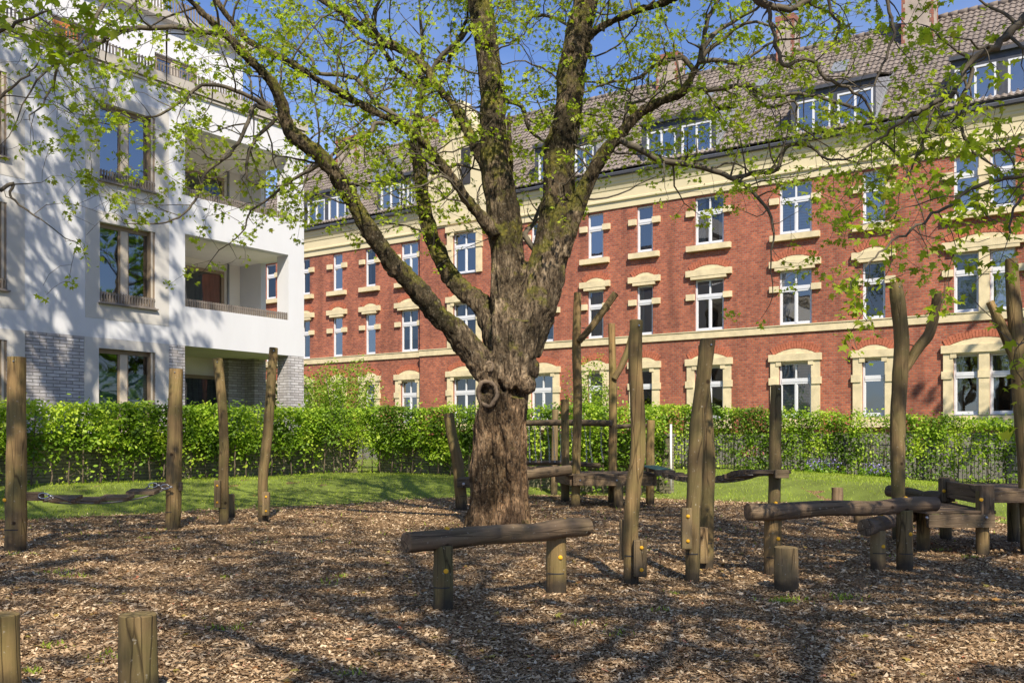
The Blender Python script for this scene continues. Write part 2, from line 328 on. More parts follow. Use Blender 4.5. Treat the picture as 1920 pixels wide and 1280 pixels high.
def barkmat():
    m, nt, bs, ns, ln = newmat('maple_bark')
    tc = N(ns, 'TexCoord'); mp = N(ns, 'Mapping'); mp.inputs['Scale'].default_value = (1, 1, .38); ln.new(tc.outputs['Object'], mp.inputs['Vector'])
    nz = N(ns, 'TexNoise', Scale=3.0, Detail=4.0); ln.new(mp.outputs[0], nz.inputs['Vector'])
    wv = mixc(ns, ln, .18, mp.outputs[0], nz.outputs['Color'])
    vo = N(ns, 'TexVoronoi', Scale=22.0); vo.feature = 'DISTANCE_TO_EDGE'; ln.new(wv, vo.inputs['Vector'])
    vo2 = N(ns, 'TexVoronoi', Scale=9.0); vo2.feature = 'DISTANCE_TO_EDGE'; ln.new(wv, vo2.inputs['Vector'])
    n1 = N(ns, 'TexNoise', Scale=9.0, Detail=9.0, Roughness=.7); ln.new(mp.outputs[0], n1.inputs['Vector'])
    r1 = ramp(ns, [(.3, (.045, .034, .024)), (.5, (.155, .12, .085)), (.72, (.42, .345, .255))]); ln.new(n1.outputs['Fac'], r1.inputs['Fac'])
    rv = ramp(ns, [(0, (.55, .55, .55)), (.10, (1, 1, 1))]); ln.new(vo.outputs['Distance'], rv.inputs['Fac'])
    o = mixc(ns, ln, .5, r1.outputs['Color'], rv.outputs['Color'], 'MULTIPLY')
    mpc = N(ns, 'Mapping'); mpc.inputs['Scale'].default_value = (24, 24, 8); ln.new(tc.outputs['Object'], mpc.inputs['Vector'])
    nc = N(ns, 'TexNoise', Scale=1.0, Detail=5.0, Roughness=.7, Distortion=.8); ln.new(mpc.outputs[0], nc.inputs['Vector'])
    rcx = ramp(ns, [(.40, (.16, .14, .12)), (.49, (.9, .9, .9)), (.66, (1.5, 1.45, 1.35))]); ln.new(nc.outputs['Fac'], rcx.inputs['Fac'])
    o = mixc(ns, ln, .9, o, rcx.outputs['Color'], 'MULTIPLY')
    n9 = N(ns, 'TexNoise', Scale=1.3, Detail=3.0, Roughness=.6); ln.new(tc.outputs['Object'], n9.inputs['Vector'])
    r9 = ramp(ns, [(.40, (.38, .37, .32)), (.60, (1.3, 1.25, 1.15))]); ln.new(n9.outputs['Fac'], r9.inputs['Fac'])
    o = mixc(ns, ln, 1.0, o, r9.outputs['Color'], 'MULTIPLY')
    # warm bare wood low on the trunk
    geo = N(ns, 'NewGeometry'); sp = N(ns, 'SeparateXYZ'); ln.new(geo.outputs['Position'], sp.inputs[0])
    n6 = N(ns, 'TexNoise', Scale=1.6, Detail=5.0); ln.new(mp.outputs[0], n6.inputs['Vector'])
    w1 = N(ns, 'MapRange'); w1.inputs[1].default_value = 2.9; w1.inputs[2].default_value = 1.9; ln.new(sp.outputs[2], w1.inputs[0])
    w2 = N(ns, 'Math', operation='MULTIPLY'); ln.new(w1.outputs[0], w2.inputs[0]); ln.new(n6.outputs['Fac'], w2.inputs[1])
    o = mixc(ns, ln, w2.outputs[0], o, mixc(ns, ln, 1.0, o, (1.35, 1.02, .76), 'MULTIPLY'))
    am = N(ns, 'Attribute'); am.attribute_name = 'moss_and_shade'; nm_ = N(ns, 'TexNoise', Scale=5.0, Detail=6.0, Roughness=.7); ln.new(tc.outputs['Object'], nm_.inputs['Vector'])
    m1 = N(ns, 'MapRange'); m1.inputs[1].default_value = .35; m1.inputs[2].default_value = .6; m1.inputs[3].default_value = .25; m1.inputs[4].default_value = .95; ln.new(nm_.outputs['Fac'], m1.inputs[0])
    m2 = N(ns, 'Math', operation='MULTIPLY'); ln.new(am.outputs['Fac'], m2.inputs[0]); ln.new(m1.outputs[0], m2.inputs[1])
    o = mixc(ns, ln, m2.outputs[0], o, (.030, .026, .012))  # darkens bark by the mask: some dark moss, and limb shade painted in
    # lichen and moss on the upper left faces of limbs
    n2 = N(ns, 'TexNoise', Scale=2.4, Detail=7.0, Roughness=.65); ln.new(tc.outputs['Object'], n2.inputs['Vector'])
    sn = N(ns, 'SeparateXYZ'); ln.new(geo.outputs['Normal'], sn.inputs[0])
    a = N(ns, 'Math', operation='MULTIPLY_ADD'); ln.new(sn.outputs[2], a.inputs[0]); a.inputs[1].default_value = .22; ln.new(n2.outputs['Fac'], a.inputs[2])
    hz = N(ns, 'MapRange'); hz.inputs[1].default_value = 2.2; hz.inputs[2].default_value = 5.0; hz.inputs[3].default_value = -.14; hz.inputs[4].default_value = .03; ln.new(sp.outputs[2], hz.inputs[0])
    a2 = N(ns, 'Math', operation='ADD'); ln.new(a.outputs[0], a2.inputs[0]); ln.new(hz.outputs[0], a2.inputs[1])
    rm = ramp(ns, [(.52, (0, 0, 0)), (.63, (.85, .85, .85))]); ln.new(a2.outputs[0], rm.inputs['Fac'])
    n3 = N(ns, 'TexNoise', Scale=14.0, Detail=4.0); ln.new(tc.outputs['Object'], n3.inputs['Vector'])
    rc = ramp(ns, [(.35, (.07, .075, .012)), (.6, (.17, .155, .03)), (.8, (.33, .26, .04))]); ln.new(n3.outputs['Fac'], rc.inputs['Fac'])
    o = mixc(ns, ln, rm.outputs['Color'], o, rc.outputs['Color'])
    n8 = N(ns, 'TexNoise', Scale=30.0, Detail=5.0, Roughness=.7); ln.new(tc.outputs['Object'], n8.inputs['Vector'])
    r8 = ramp(ns, [(.58, (0, 0, 0)), (.7, (.6, .6, .6))]); ln.new(n8.outputs['Fac'], r8.inputs['Fac'])
    o = mixc(ns, ln, r8.outputs['Color'], o, (.42, .38, .29))
    ln.new(o, bs.inputs['Base Color']); bs.inputs['Roughness'].default_value = .9; bs.inputs['Specular IOR Level'].default_value = .2
    b1 = N(ns, 'Bump', Strength=.45, Distance=.02); ln.new(rv.outputs['Color'], b1.inputs['Height'])
    b1c = N(ns, 'Bump', Strength=1.0, Distance=.06); ln.new(nc.outputs['Fac'], b1c.inputs['Height']); ln.new(b1.outputs[0], b1c.inputs['Normal'])
    b2 = N(ns, 'Bump', Strength=.9, Distance=.04); ln.new(n1.outputs['Fac'], b2.inputs['Height']); ln.new(b1c.outputs[0], b2.inputs['Normal'])
    rv2 = ramp(ns, [(0, (0, 0, 0)), (.2, (1, 1, 1))]); ln.new(vo2.outputs['Distance'], rv2.inputs['Fac'])
    b3 = N(ns, 'Bump', Strength=.4, Distance=.04); ln.new(rv2.outputs['Color'], b3.inputs['Height']); ln.new(b2.outputs[0], b3.inputs['Normal'])
    ln.new(b3.outputs[0], bs.inputs['Normal'])
    return m
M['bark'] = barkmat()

def chipground():
    m, nt, bs, ns, ln = newmat('wood_chip_ground')
    tc = N(ns, 'TexCoord')
    n0 = N(ns, 'TexNoise', Scale=6.0, Detail=3.0); ln.new(tc.outputs['Object'], n0.inputs['Vector'])
    wv = mixc(ns, ln, .06, tc.outputs['Object'], n0.outputs['Color'])
    vo = N(ns, 'TexVoronoi', Scale=48.0); ln.new(wv, vo.inputs['Vector'])
    r = ramp(ns, [(0, (.08, .047, .024)), (.35, (.19, .118, .06)), (.7, (.32, .21, .11)), (1, (.46, .32, .18))])
    sx = N(ns, 'SeparateColor'); ln.new(vo.outputs['Color'], sx.inputs[0]); ln.new(sx.outputs[0], r.inputs['Fac'])
    n2 = N(ns, 'TexNoise', Scale=.6, Detail=6.0); ln.new(tc.outputs['Object'], n2.inputs['Vector'])
    r2 = ramp(ns, [(.3, (.75, .75, .75)), (.7, (1.15, 1.12, 1.08))]); ln.new(n2.outputs['Fac'], r2.inputs['Fac'])
    o = mixc(ns, ln, 1.0, r.outputs['Color'], r2.outputs['Color'], 'MULTIPLY')
    ln.new(o, bs.inputs['Base Color']); bs.inputs['Roughness'].default_value = .95; bs.inputs['Specular IOR Level'].default_value = .15
    b = N(ns, 'Bump', Strength=1.0, Distance=.03); ln.new(vo.outputs['Distance'], b.inputs['Height']); ln.new(b.outputs[0], bs.inputs['Normal'])
    return m
M['chips'] = chipground()
def chipmat():
    m, nt, bs, ns, ln = newmat('wood_chip')
    at = N(ns, 'Attribute'); at.attribute_name = 'tint'
    r = ramp(ns, [(0, (.10, .060, .032)), (.4, (.29, .188, .105)), (.8, (.49, .355, .215)), (.985, (.68, .54, .37)), (1, (.45, .12, .05))]); ln.new(at.outputs['Fac'], r.inputs['Fac'])
    ln.new(r.outputs['Color'], bs.inputs['Base Color']); bs.inputs['Roughness'].default_value = .9; bs.inputs['Specular IOR Level'].default_value = .2
    return m
M['chip'] = chipmat()
M['lawn'] = simple('lawn_soil_and_turf', (.13, .17, .025), .95, .35, 1.1, .5, 60)

# ------------------------------------------------------------ ground
def axis(lo, hi, step, outer):
    a = list(np.arange(lo, hi+1e-6, step))
    x = lo; s = step
    left = []
    while x > -outer: s *= 1.5; x -= s; left.append(x)
    x = hi; s = step; right = []
    while x < outer: s *= 1.5; x += s; right.append(x)
    return left[::-1]+a+right
def groundmesh():
    xs = axis(-16, 20, .35, 300); ys = axis(-4, 44, .35, 300)
    vs = [(x, y, g(x, y)) for y in ys for x in xs]; n = len(xs)
    fs = [(j*n+i, j*n+i+1, (j+1)*n+i+1, (j+1)*n+i) for j in range(len(ys)-1) for i in range(n-1)]
    b = MB(); b.add(vs, fs); o = b.build('ground', M['chips'], smooth=True); return tag(o, kind='structure')
groundmesh()
def lawnmesh():
    b = MB(); xs = list(np.arange(-24, 34.01, .4)); rows = 34
    vs = []
    for j in range(rows+1):
        u = j/rows
        for x in xs:
            y0 = yb(x)+.45*noise.noise(Vector((x*1.1, 0, 5)))+.2*noise.noise(Vector((x*4, 0, 9)))
            y = y0+(60-y0)*u**1.7
            vs.append((x, y, g(x, y)+.012*min(1, u*30)+(.0 if j else -.02)))
    n = len(xs)
    b.add(vs, [(j*n+i, j*n+i+1, (j+1)*n+i+1, (j+1)*n+i) for j in range(rows) for i in range(n-1)])
    o = b.build('lawn', M['lawn'], smooth=True); return tag(o, kind='structure')
lawnmesh()
def gv(x, y): return np.array([g(float(a), float(b)) for a, b in zip(x, y)])
def chipscatter():
    n = 330000
    y = 4.6+(27-4.6)*NR.random(n)**1.75
    half = .56*y+.4; x = (NR.random(n)*2-1)*half
    keep = np.array([b < yb(a)+.3+.5*R.random() for a, b in zip(x, y)]); x, y = x[keep], y[keep]; n = len(x)
    z = gv(x, y)+.004+.012*NR.random(n)
    L = (.006+.015*NR.random(n)**1.7)*(1+.035*y); W = L*(.22+.35*NR.random(n))
    a = NR.random(n)*2*np.pi; t = np.stack([np.cos(a), np.sin(a), NR.normal(0, .28, n)], 1)
    s = np.stack([-np.sin(a), np.cos(a), NR.normal(0, .35, n)], 1)
    c = np.stack([x, y, z], 1)
    v = np.stack([c-t*L[:, None]-s*W[:, None], c+t*L[:, None]*.9-s*W[:, None]*.6, c+t*L[:, None]+s*W[:, None], c-t*L[:, None]*.8+s*W[:, None]*.8], 1)
    o = fast_mesh('wood_chips', v.reshape(-1, 3), 4, np.arange(n*4), M['chip'], None, np.repeat(NR.random(n), 4))
    tag(o, 'loose brown wood chip mulch spread over the playground ground', 'wood chips', kind='stuff')
chipscatter()
def litter():
    n = 900; y = 5+20*NR.random(n)**1.5; x = (NR.random(n)*2-1)*.55*y; z = gv(x, y)+.022
    o = leaves('fallen_leaves', np.stack([x, y, z], 1), .035+.035*NR.random(n), M['deadleaf'], None, MAPLE3, 0, 3.0)
    tag(o, 'scattered brown and yellow fallen leaves lying on the wood chips', 'fallen leaves', kind='stuff')
    b = MB()
    for i in range(420):
        yy = 5+17*R.random()**1.5; xx = R.uniform(-.55, .55)*yy; a = R.uniform(0, 6.28); L = R.uniform(.06, .22); p = Vector((xx, yy, g(xx, yy)+.018)); d = Vector((math.cos(a), math.sin(a), R.uniform(-.05, .12)))
        q = Vector((R.uniform(-.02, .02), R.uniform(-.02, .02), 0)); b.tube([p, p+d*L*.5+q, p+d*L], [.0045, .004, .002], 4)
    tag(b.build('fallen_twigs', M['twig']), 'thin fallen twigs lying among the wood chips', 'twigs', kind='stuff')
litter()
def grassscatter():
    n = 110000
    x = -13+32*NR.random(n); y = 14+21*NR.random(n)**1.2
    keep = []
    for a, b in zip(x, y):
        d = b-yb(a); dens = 1 if d > .5 else (.5 if d > -.1 else (.12 if d > -1.0 else .01))
        keep.append(abs(a) < .56*b+.5 and R.random() < dens)
    keep = np.array(keep); x, y = x[keep], y[keep]
    m = 900; x = np.concatenate([x, (NR.random(m)*2-1)*6.5]); y = np.concatenate([y, 6+9*NR.random(m)]); n = len(x)
    # sparse weed tufts in the chips
    cl = NR.random((34, 2)); cx = (cl[:, 0]*2-1)*7; cy = 6.2+9*cl[:, 1]**1.3
    k = (34*NR.random(m)**1.8).astype(int); sg_ = .02+.10*NR.random(34)[k]; x[-m:] = cx[k]+NR.normal(0, 1, m)*sg_; y[-m:] = cy[k]+NR.normal(0, 1, m)*sg_
    h = .03+.05*NR.random(n); h[-m:] *= .6; z = gv(x, y)+.005
    a = NR.random(n)*np.pi; wv = .006+.006*NR.random(n)
    lean = NR.normal(0, .45, (n, 2))*h[:, None]
    c = np.stack([x, y, z], 1); s = np.stack([np.cos(a)*wv, np.sin(a)*wv, 0*a], 1)
    tip = c+np.stack([lean[:, 0], lean[:, 1], h], 1)
    v = np.stack([c-s, c+s, tip], 1)
    o = fast_mesh('grass', v.reshape(-1, 3), 3, np.arange(n*3), M['grassblade'], None, np.repeat(NR.random(n), 3))
    tag(o, 'short bright green grass growing on the lawn below the hedges', 'grass', kind='stuff')
grassscatter()

# ------------------------------------------------------------ red brick building
RU = Vector((.8166, -.5772, 0)).normalized(); RN = Vector((.5772, .8166, 0)).normalized(); RO = Vector((12.21, 41, 0))
def rs(px, off=0):
    k = (px-CX)/F; o = RO+RN*off
    return (k*o.y-o.x)/(RU.x-k*RU.y)
red = empty('brick_apartment_house', RO, math.atan2(RU.y, RU.x))
tag(red, 'long red brick house with cream stone trim, dormers and chimneys behind the hedges', 'building')
def wallholes(b, x0, x1, z0, z1, holes, y=0, depth=.22, m=0, mr=0, noreveal=()):
    xs = sorted(set([x0, x1]+[h[0] for h in holes]+[h[1] for h in holes])); zs = sorted(set([z0, z1]+[h[2] for h in holes]+[h[3] for h in holes]))
    xs = [x for x in xs if x0 <= x <= x1]; zs = [z for z in zs if z0 <= z <= z1]
    for i in range(len(xs)-1):
        run = None
        for j in range(len(zs)-1):
            cx, cz = (xs[i]+xs[i+1])/2, (zs[j]+zs[j+1])/2
            if not any(h[0] < cx < h[1] and h[2] < cz < h[3] for h in holes):
                b.quad((xs[i], y, zs[j]), (xs[i+1], y, zs[j]), (xs[i+1], y, zs[j+1]), (xs[i], y, zs[j+1]), m)
    for (a, c, d, e) in [h[:4] for h in holes if h not in noreveal]:
        b.quad((a, y, d), (a, y, e), (a, y+depth, e), (a, y+depth, d), mr)
        b.quad((c, y, e), (c, y, d), (c, y+depth, d), (c, y+depth, e), mr)
        b.quad((a, y, e), (c, y, e), (c, y+depth, e), (a, y+depth, e), mr)
        b.quad((c, y, d), (a, y, d), (a, y+depth, d), (c, y+depth, d), mr)
GROUND_Z = .2
rows = {2: (10.32, 12.48), 1: (6.44, 8.76), 0: (2.5, 4.82)}
colsR = [(1303, 1357, 'd'), (1461, 1522, 'd'), (1617, 1660, 's'), (1788, 1836, 'p'), (1856, 1904, 'q'), (1194, 1224, 's'), (1102, 1131, 's'), (996, 1038, 'd'),
         (752, 784, 'd'), (685, 704, 's'), (624, 642, 's'), (566, 581, 's'), (498, 517, 's')]
SL, SR = rs(440), 15.5
bayL, bayC = rs(795), rs(872); bayR = 2*bayC-bayL; BAY = -.35
holes = []; wins = []
for (a, c, t) in colsR:
    x0, x1 = rs(a), rs(c)
    for r, (z0, z1) in rows.items(): holes.append((x0, x1, z0, z1)); wins.append((x0, x1, z0, z1, t, r, 0))
b = MB(); wallholes(b, SL, SR, GROUND_Z+1.6, 14.0, holes)
b.quad((SR, 0, 0), (SR, 9, 0), (SR, 9, 14), (SR, 0, 14)); b.quad((SL, 9, 0), (SL, 0, 0), (SL, 0, 14), (SL, 9, 14))
b.quad((SR, 11, 0), (SL, 11, 0), (SL, 11, 14), (SR, 11, 14))
# bay
wb0, wb1 = rs(850, BAY), rs(894, BAY); bh = [(wb0, wb1, z0, z1) for z0, z1 in rows.values()]
wallholes(b, bayL, bayR, GROUND_Z+1.6, 12.9, bh, y=BAY)
b.quad((bayL, 0, 0), (bayL, BAY, 0), (bayL, BAY, 12.9), (bayL, 0, 12.9)); b.quad((bayR, BAY, 0), (bayR, 0, 0), (bayR, 0, 12.9), (bayR, BAY, 12.9))
b.build('wall', M['brickred'], red)
for (z0, z1), r in zip(rows.values(), rows.keys()): wins.append((wb0, wb1, z0, z1, 'b', r, BAY))
b = MB(); b.box(SL, bayL-.003, -.10, .1, 0, 1.8); b.box(bayR+.003, SR, -.10, .1, 0, 1.8); b.box(bayL, bayR, BAY-.1, 0, 0, 1.8); b.build('plinth', M['plinth'], red)
# string course and cornice
b = MB()
for x0, x1, y in ((SL, bayL-.002, 0), (bayR+.002, SR, 0), (bayL, bayR, BAY)):
    b.box(x0, x1, y-.07, y+.02, 6.10, 6.40); b.box(x0, x1, y-.10, y+.02, 6.40, 6.44)
b.build('string_course', M['stone'], red)
b = MB()
prof = [(.03, 12.56), (-.06, 12.56), (-.06, 12.86), (-.14, 12.90), (-.14, 12.98), (-.07, 13.02), (-.07, 13.42), (-.10, 13.46), (-.14, 13.62), (-.20, 13.70), (-.20, 13.78), (-.25, 13.84), (-.28, 14.02), (.1, 14.02)]
for x0, x1 in ((SL, bayL-.002), (bayR+.002, SR)):
    n = len(prof)
    b.add([(x0, y, z) for y, z in prof]+[(x1, y, z) for y, z in prof],
          [(i, (i+1) % n, (i+1) % n+n, i+n) for i in range(n)]+[tuple(range(n))[::-1], tuple(range(n, 2*n))])
b.build('cornice', M['stone2'], red)
b = MB()
for x0, x1 in ((SL, bayL-.01), (bayR+.01, SR)):
    b.box(x0, x1, -.44, -.26, 14.05, 14.17); b.box(x0, x1, -.40, .0, 14.022, 14.048); b.box(x0, x1, -.42, -.25, 14.172, 14.19, 1)
b.build('gutter', [M['gutter'], M['zinc']], red)
# gable of the bay
b = MB()
gp = [(bayL, 12.903), (bayR, 12.903), (bayR, 14.3), (bayR-.25, 14.3), (bayR-.25, 14.9), (bayC+.85, 17.6), (bayC+.85, 18.0), (bayC, 19.3), (bayC-.85, 18.0), (bayC-.85, 17.6), (bayL+.25, 14.9), (bayL+.25, 14.3), (bayL, 14.3)]
b.prism(gp, BAY-.02, .4)
b.prism([(bayL+.15, 14.9), (bayL+.4, 14.9), (bayC-.8, 17.62), (bayC-.8, 18.03), (bayC, 19.25), (bayC+.8, 18.03), (bayC+.8, 17.62), (bayR-.4, 14.9), (bayR-.15, 14.9), (bayC+.98, 17.62), (bayC+.98, 18.05), (bayC, 19.5), (bayC-.98, 18.05), (bayC-.98, 17.62)], BAY-.1, .45)
b.box(bayL, bayR, BAY-.12, 0, 13.0, 13.2)
gb = b.build('gable', M['stone2'], red)
b = MB(); b.box(bayC+.05, bayC+.65, BAY-.06, BAY+.02, 15.0, 16.9); b.build('gable_window', M['dark'], gb)
# ---- windows
WK = {'d': ['curtain', 'dark', 'dark', 'blind'], 's': ['dark', 'curtain', 'dark'], 'p': ['blind', 'dark'], 'q': ['blind', 'dark'], 'b': ['dark', 'curtain']}
def curtain_sheet(b, x0, x1, y, z0, z1, folds=9, m=0):
    n = folds*4
    for i in range(n):
        ya = y+.03*math.sin(i/4*2*math.pi+.5*math.sin(i)); yc = y+.03*math.sin((i+1)/4*2*math.pi+.5*math.sin(i+1))
        xa = x0+(x1-x0)*i/n; xc = x0+(x1-x0)*(i+1)/n
        b.quad((xa, ya, z0), (xc, yc, z0), (xc, yc, z1), (xa, ya, z1), m)
def win_red(x0, x1, z0, z1, t, r, y):
    dbl = t in 'db'
    f = MB(); yo, yi = y+.10, y+.17; w_ = .075
    f.box(x0, x0+w_, yo, yi, z0, z1); f.box(x1-w_, x1, yo, yi, z0, z1); f.box(x0+w_, x1-w_, yo, yi, z0, z0+.09); f.box(x0+w_, x1-w_, yo, yi, z1-w_, z1)
    zt = z0+(z1-z0)*(.66 if t != 'x' else .7)
    f.box(x0+w_, x1-w_, yo-.025, yi, zt-.03, zt+.08); f.box(x0+w_, x1-w_, yo-.012, yi-.003, zt-.11, zt-.034); f.box(x0+w_, x1-w_, yo-.012, yi-.003, zt+.084, zt+.13)
    cx = (x0+x1)/2
    if dbl:
        f.box(cx-.04, cx+.04, yo-.012, yi-.004, z0+.09, zt-.11); f.box(cx-.032, cx+.032, yo-.01, yi-.004, zt+.13, z1-w_)
    # inner sash rims
    for a, c in (((x0+w_, cx-.04), (cx+.04, x1-w_)) if dbl else ((x0+w_, x1-w_),)):
        f.box(a, a+.035, yo+.012, yi-.006, z0+.09, zt-.11); f.box(c-.035, c, yo+.012, yi-.006, z0+.09, zt-.11)
        f.box(a+.035, c-.035, yo+.012, yi-.006, z0+.09, z0+.14)
    wo = f.build('window', M['whitefr'], red)
    p = MB(); p.quad((x0+w_, y+.14, z0+.05), (x1-w_, y+.14, z0+.05), (x1-w_, y+.14, z1-.05), (x0+w_, y+.14, z1-.05)); p.build('pane', M[R.choice(['glass', 'glass1', 'glass', 'glass3'])], wo)
    k = R.choice(WK[t]); 
    if r == 1 and t in 'pq': k = 'blind'
    if r == 0 and t in 'pq': k = 'dark'
    q = MB(); yy = y+.34
    if k == 'curtain': curtain_sheet(q, x0-.02, x1+.02, yy-.05, z0, z1)
    elif k == 'blind':
        zb = z0+(z1-z0)*R.choice([0, 0, .3]); q.quad((x0, y+.2, zb), (x1, y+.2, zb), (x1, y+.2, z1), (x0, y+.2, z1))
    cm = M[R.choice(['curtain', 'curtaincream', 'curtaingrey', 'curtain'])]
    if k != 'dark': q.build('curtain' if k == 'curtain' else 'blind', cm if k == 'curtain' else M[k], wo)
    q = MB(); q.box(x0-.6, x1+.6, y+1.4, y+1.42, z0-.3, z1+.3); q.box(x0-.6, x1+.6, y+.22, y+1.4, z1+.05, z1+.08); q.box(x0-.6, x1+.6, y+.22, y+1.4, z0-.08, z0-.05)
    q.box(x0-.62, x0-.6, y+.22, y+1.4, z0-.05, z1+.05); q.box(x1+.6, x1+.62, y+.22, y+1.4, z0-.05, z1+.05); q.build('room', M['dark'], wo)
    if k == 'dark' and R.random() < .75:     # half-drawn side curtain
        q = MB(); wd = (x1-x0)*.3; curtain_sheet(q, x0, x0+wd, y+.28, z0, z1, 3)
        if R.random() < .5: curtain_sheet(q, x1-wd*.8, x1, y+.28, z0, z1, 3)
        q.build('curtain', cm, wo)
    s = MB(); s.box(x0-.005, x1+.005, y-.04, y+.10, z0-.03, z0+.012); s.build('sill', M['zinc'], wo)
def arch(b, ba, xa, xb, z, rise, y, ring=.30):
    cx = (xa+xb)/2; hw = (xb-xa)/2; rr = (hw*hw+rise*rise)/(2*rise); cz = z+rise-rr; a0 = math.asin(hw/rr); n = 10
    pts = [(cx+rr*math.sin(a0*(2*i/n-1)), cz+rr*math.cos(a0*(2*i/n-1))) for i in range(n+1)]
    b.prism([(xa, z-.001), (xb, z-.001)]+pts[::-1][0:], y-.02, y+.01)
    nb = max(9, int(2*a0*(rr+ring*.5)/.105))
    for i in range(nb):
        t0 = -a0*1.08+2*a0*1.08*(i+.06)/nb; t1 = -a0*1.08+2*a0*1.08*(i+.94)/nb; r0 = rr+.012; r1 = rr+ring+R.uniform(-.015, .015); pr = y-.03-R.uniform(0, .012)
        ba.prism([(cx+r0*math.sin(t0), cz+r0*math.cos(t0)), (cx+r0*math.sin(t1), cz+r0*math.cos(t1)), (cx+r1*math.sin(t1), cz+r1*math.cos(t1)), (cx+r1*math.sin(t0), cz+r1*math.cos(t0))], pr, y+.01)
for (x0, x1, z0, z1, t, r, y) in wins:
    win_red(x0, x1, z0, z1, t, r, y)
    if t == 'q': continue
    if t == 'p':
        xq = rs(1904); xm0, xm1 = x1, rs(1856)
    else: xq = x1
    s = MB(); a = MB(); e = .36; j = MB()
    zt = z0+(z1-z0)*.66
    if t == 'p': s.box(xm0+.002, xm1-.002, y-.10, y+.1, z0-.02, z1+.01); s.box(xm0-.03, xm1+.03, y-.13, y-.1, zt-.12, zt+.16)
    if r == 0 or t == 'b':
        ez = z0-.2 if r == 0 else z0-.02
        s.box(x0-e, x0-.002, y-.10, y+.02, ez, z1+.07); s.box(xq+.002, xq+e, y-.10, y+.02, ez, z1+.07)
        s.box(x0-e-.06, x0-.03, y-.145, y+.018, zt-.14, zt+.16); s.box(xq+.03, xq+e+.06, y-.145, y+.018, zt-.14, zt+.16)
        s.box(x0-e-.07, xq+e+.07, y-.16, y+.022, z1+.07, z1+.37)
        s.box(x0-.10, x0+.12, y-.13, y-.095, z1-.12, z1+.068); s.box(xq-.12, xq+.10, y-.13, y-.095, z1-.12, z1+.068)
        s.box(x0+.002, xq-.002, y-.09, y+.1, z1+.002, z1+.068)
        if r != 2: arch(s, a, x0-.18, xq+.18, z1+.37, .16+.05*(xq-x0), y)
        if r == 0: s.box(x0-e-.04, xq+e+.04, y-.18, y+.02, z0-.45, z0-.2); s.box(x0+.001, xq-.001, y-.08, y+.02, z0-.199, z0-.04)
        nm = 'window_surround'
    elif r == 1:
        s.box(x0-e-.04, xq+e+.04, y-.16, y+.02, z1+.14, z1+.42); s.box(x0-.16, xq+.16, y-.145, y+.018, z1+.002, z1+.142)
        arch(s, a, x0-.12, xq+.12, z1+.42, .14+.05*(xq-x0), y)
        nm = 'lintel'
    else:
        s.box(x0-e, xq+e, y-.20, y+.02, z0-.28, z0-.032); nm = 'window_sill'
    if not (r == 0 or t == 'b'):
        for u0, u1 in ((x0-e-.04, x0-.002), (xq+.002, xq+e+.04)):
            q = MB(); q.box(u0, u1, y-.12, y+.02, zt-.12+R.uniform(-.01, .01), zt+.15); q.build('side_block', M['stone'], red)
    so_ = s.build(nm, M['stone'], red)
    if a.v: a.build('brick_arch', M['redarch'], so_)
# ---- roof
TZ = 14.16; TS = 1.01
def tiles(b, x0, x1, ya, za, yc, zc, tw=.235, tl=.36):
    """pantiles on the slope between line (ya,za) and line (yc,zc)"""
    L = math.hypot(yc-ya, zc-za); dy, dz = (yc-ya)/L, (zc-za)/L; nrm = (-dz, dy)
    nc = max(1, int(round(L/tl))); cols = max(2, int(round((x1-x0)/tw)))*4
    for c in range(nc):
        jit = R.uniform(-.006, .006); base = len(b.v)
        for e in (0, 1):
            u = min(L, (c+e)*L/nc+(.05 if e else 0)); off = (.045 if e == 0 else .004)
            for i in range(cols+1):
                x = x0+(x1-x0)*i/cols; h = off+.028*math.sin(i*math.pi/2+.4)+jit
                b.v.append((x, ya+dy*u+nrm[0]*h, za+dz*u+nrm[1]*h))
        for i in range(cols):
            b.f.append((base+i, base+i+1, base+cols+1+i+1, base+cols+1+i)); b.m.append(0)
        # butt edge of the course
        base2 = len(b.v); u = c*L/nc
        for i in range(cols+1):
            x = x0+(x1-x0)*i/cols; h = -.01
            b.v.append((x, ya+dy*u+nrm[0]*h, za+dz*u+nrm[1]*h))
        for i in range(cols): b.f.append((base2+i, base2+i+1, base+i+1, base+i)); b.m.append(0)
b = MB(); RE = 5.55
tiles(b, SL, SR, -.32, TZ+TS*.18, RE, TZ+TS*(RE+.5))
b.quad((SR, RE, TZ+TS*(RE+.5)), (SR, 11.6, TZ), (SL, 11.6, TZ), (SL, RE, TZ+TS*(RE+.5)))
b.add([(SL, -.4, TZ), (SL, 11.6, TZ), (SL, RE, TZ+TS*(RE+.5)-.1)], [(0, 1, 2)]); b.add([(SR, -.4, TZ), (SR, 11.6, TZ), (SR, RE, TZ+TS*(RE+.5)-.1)], [(2, 1, 0)])
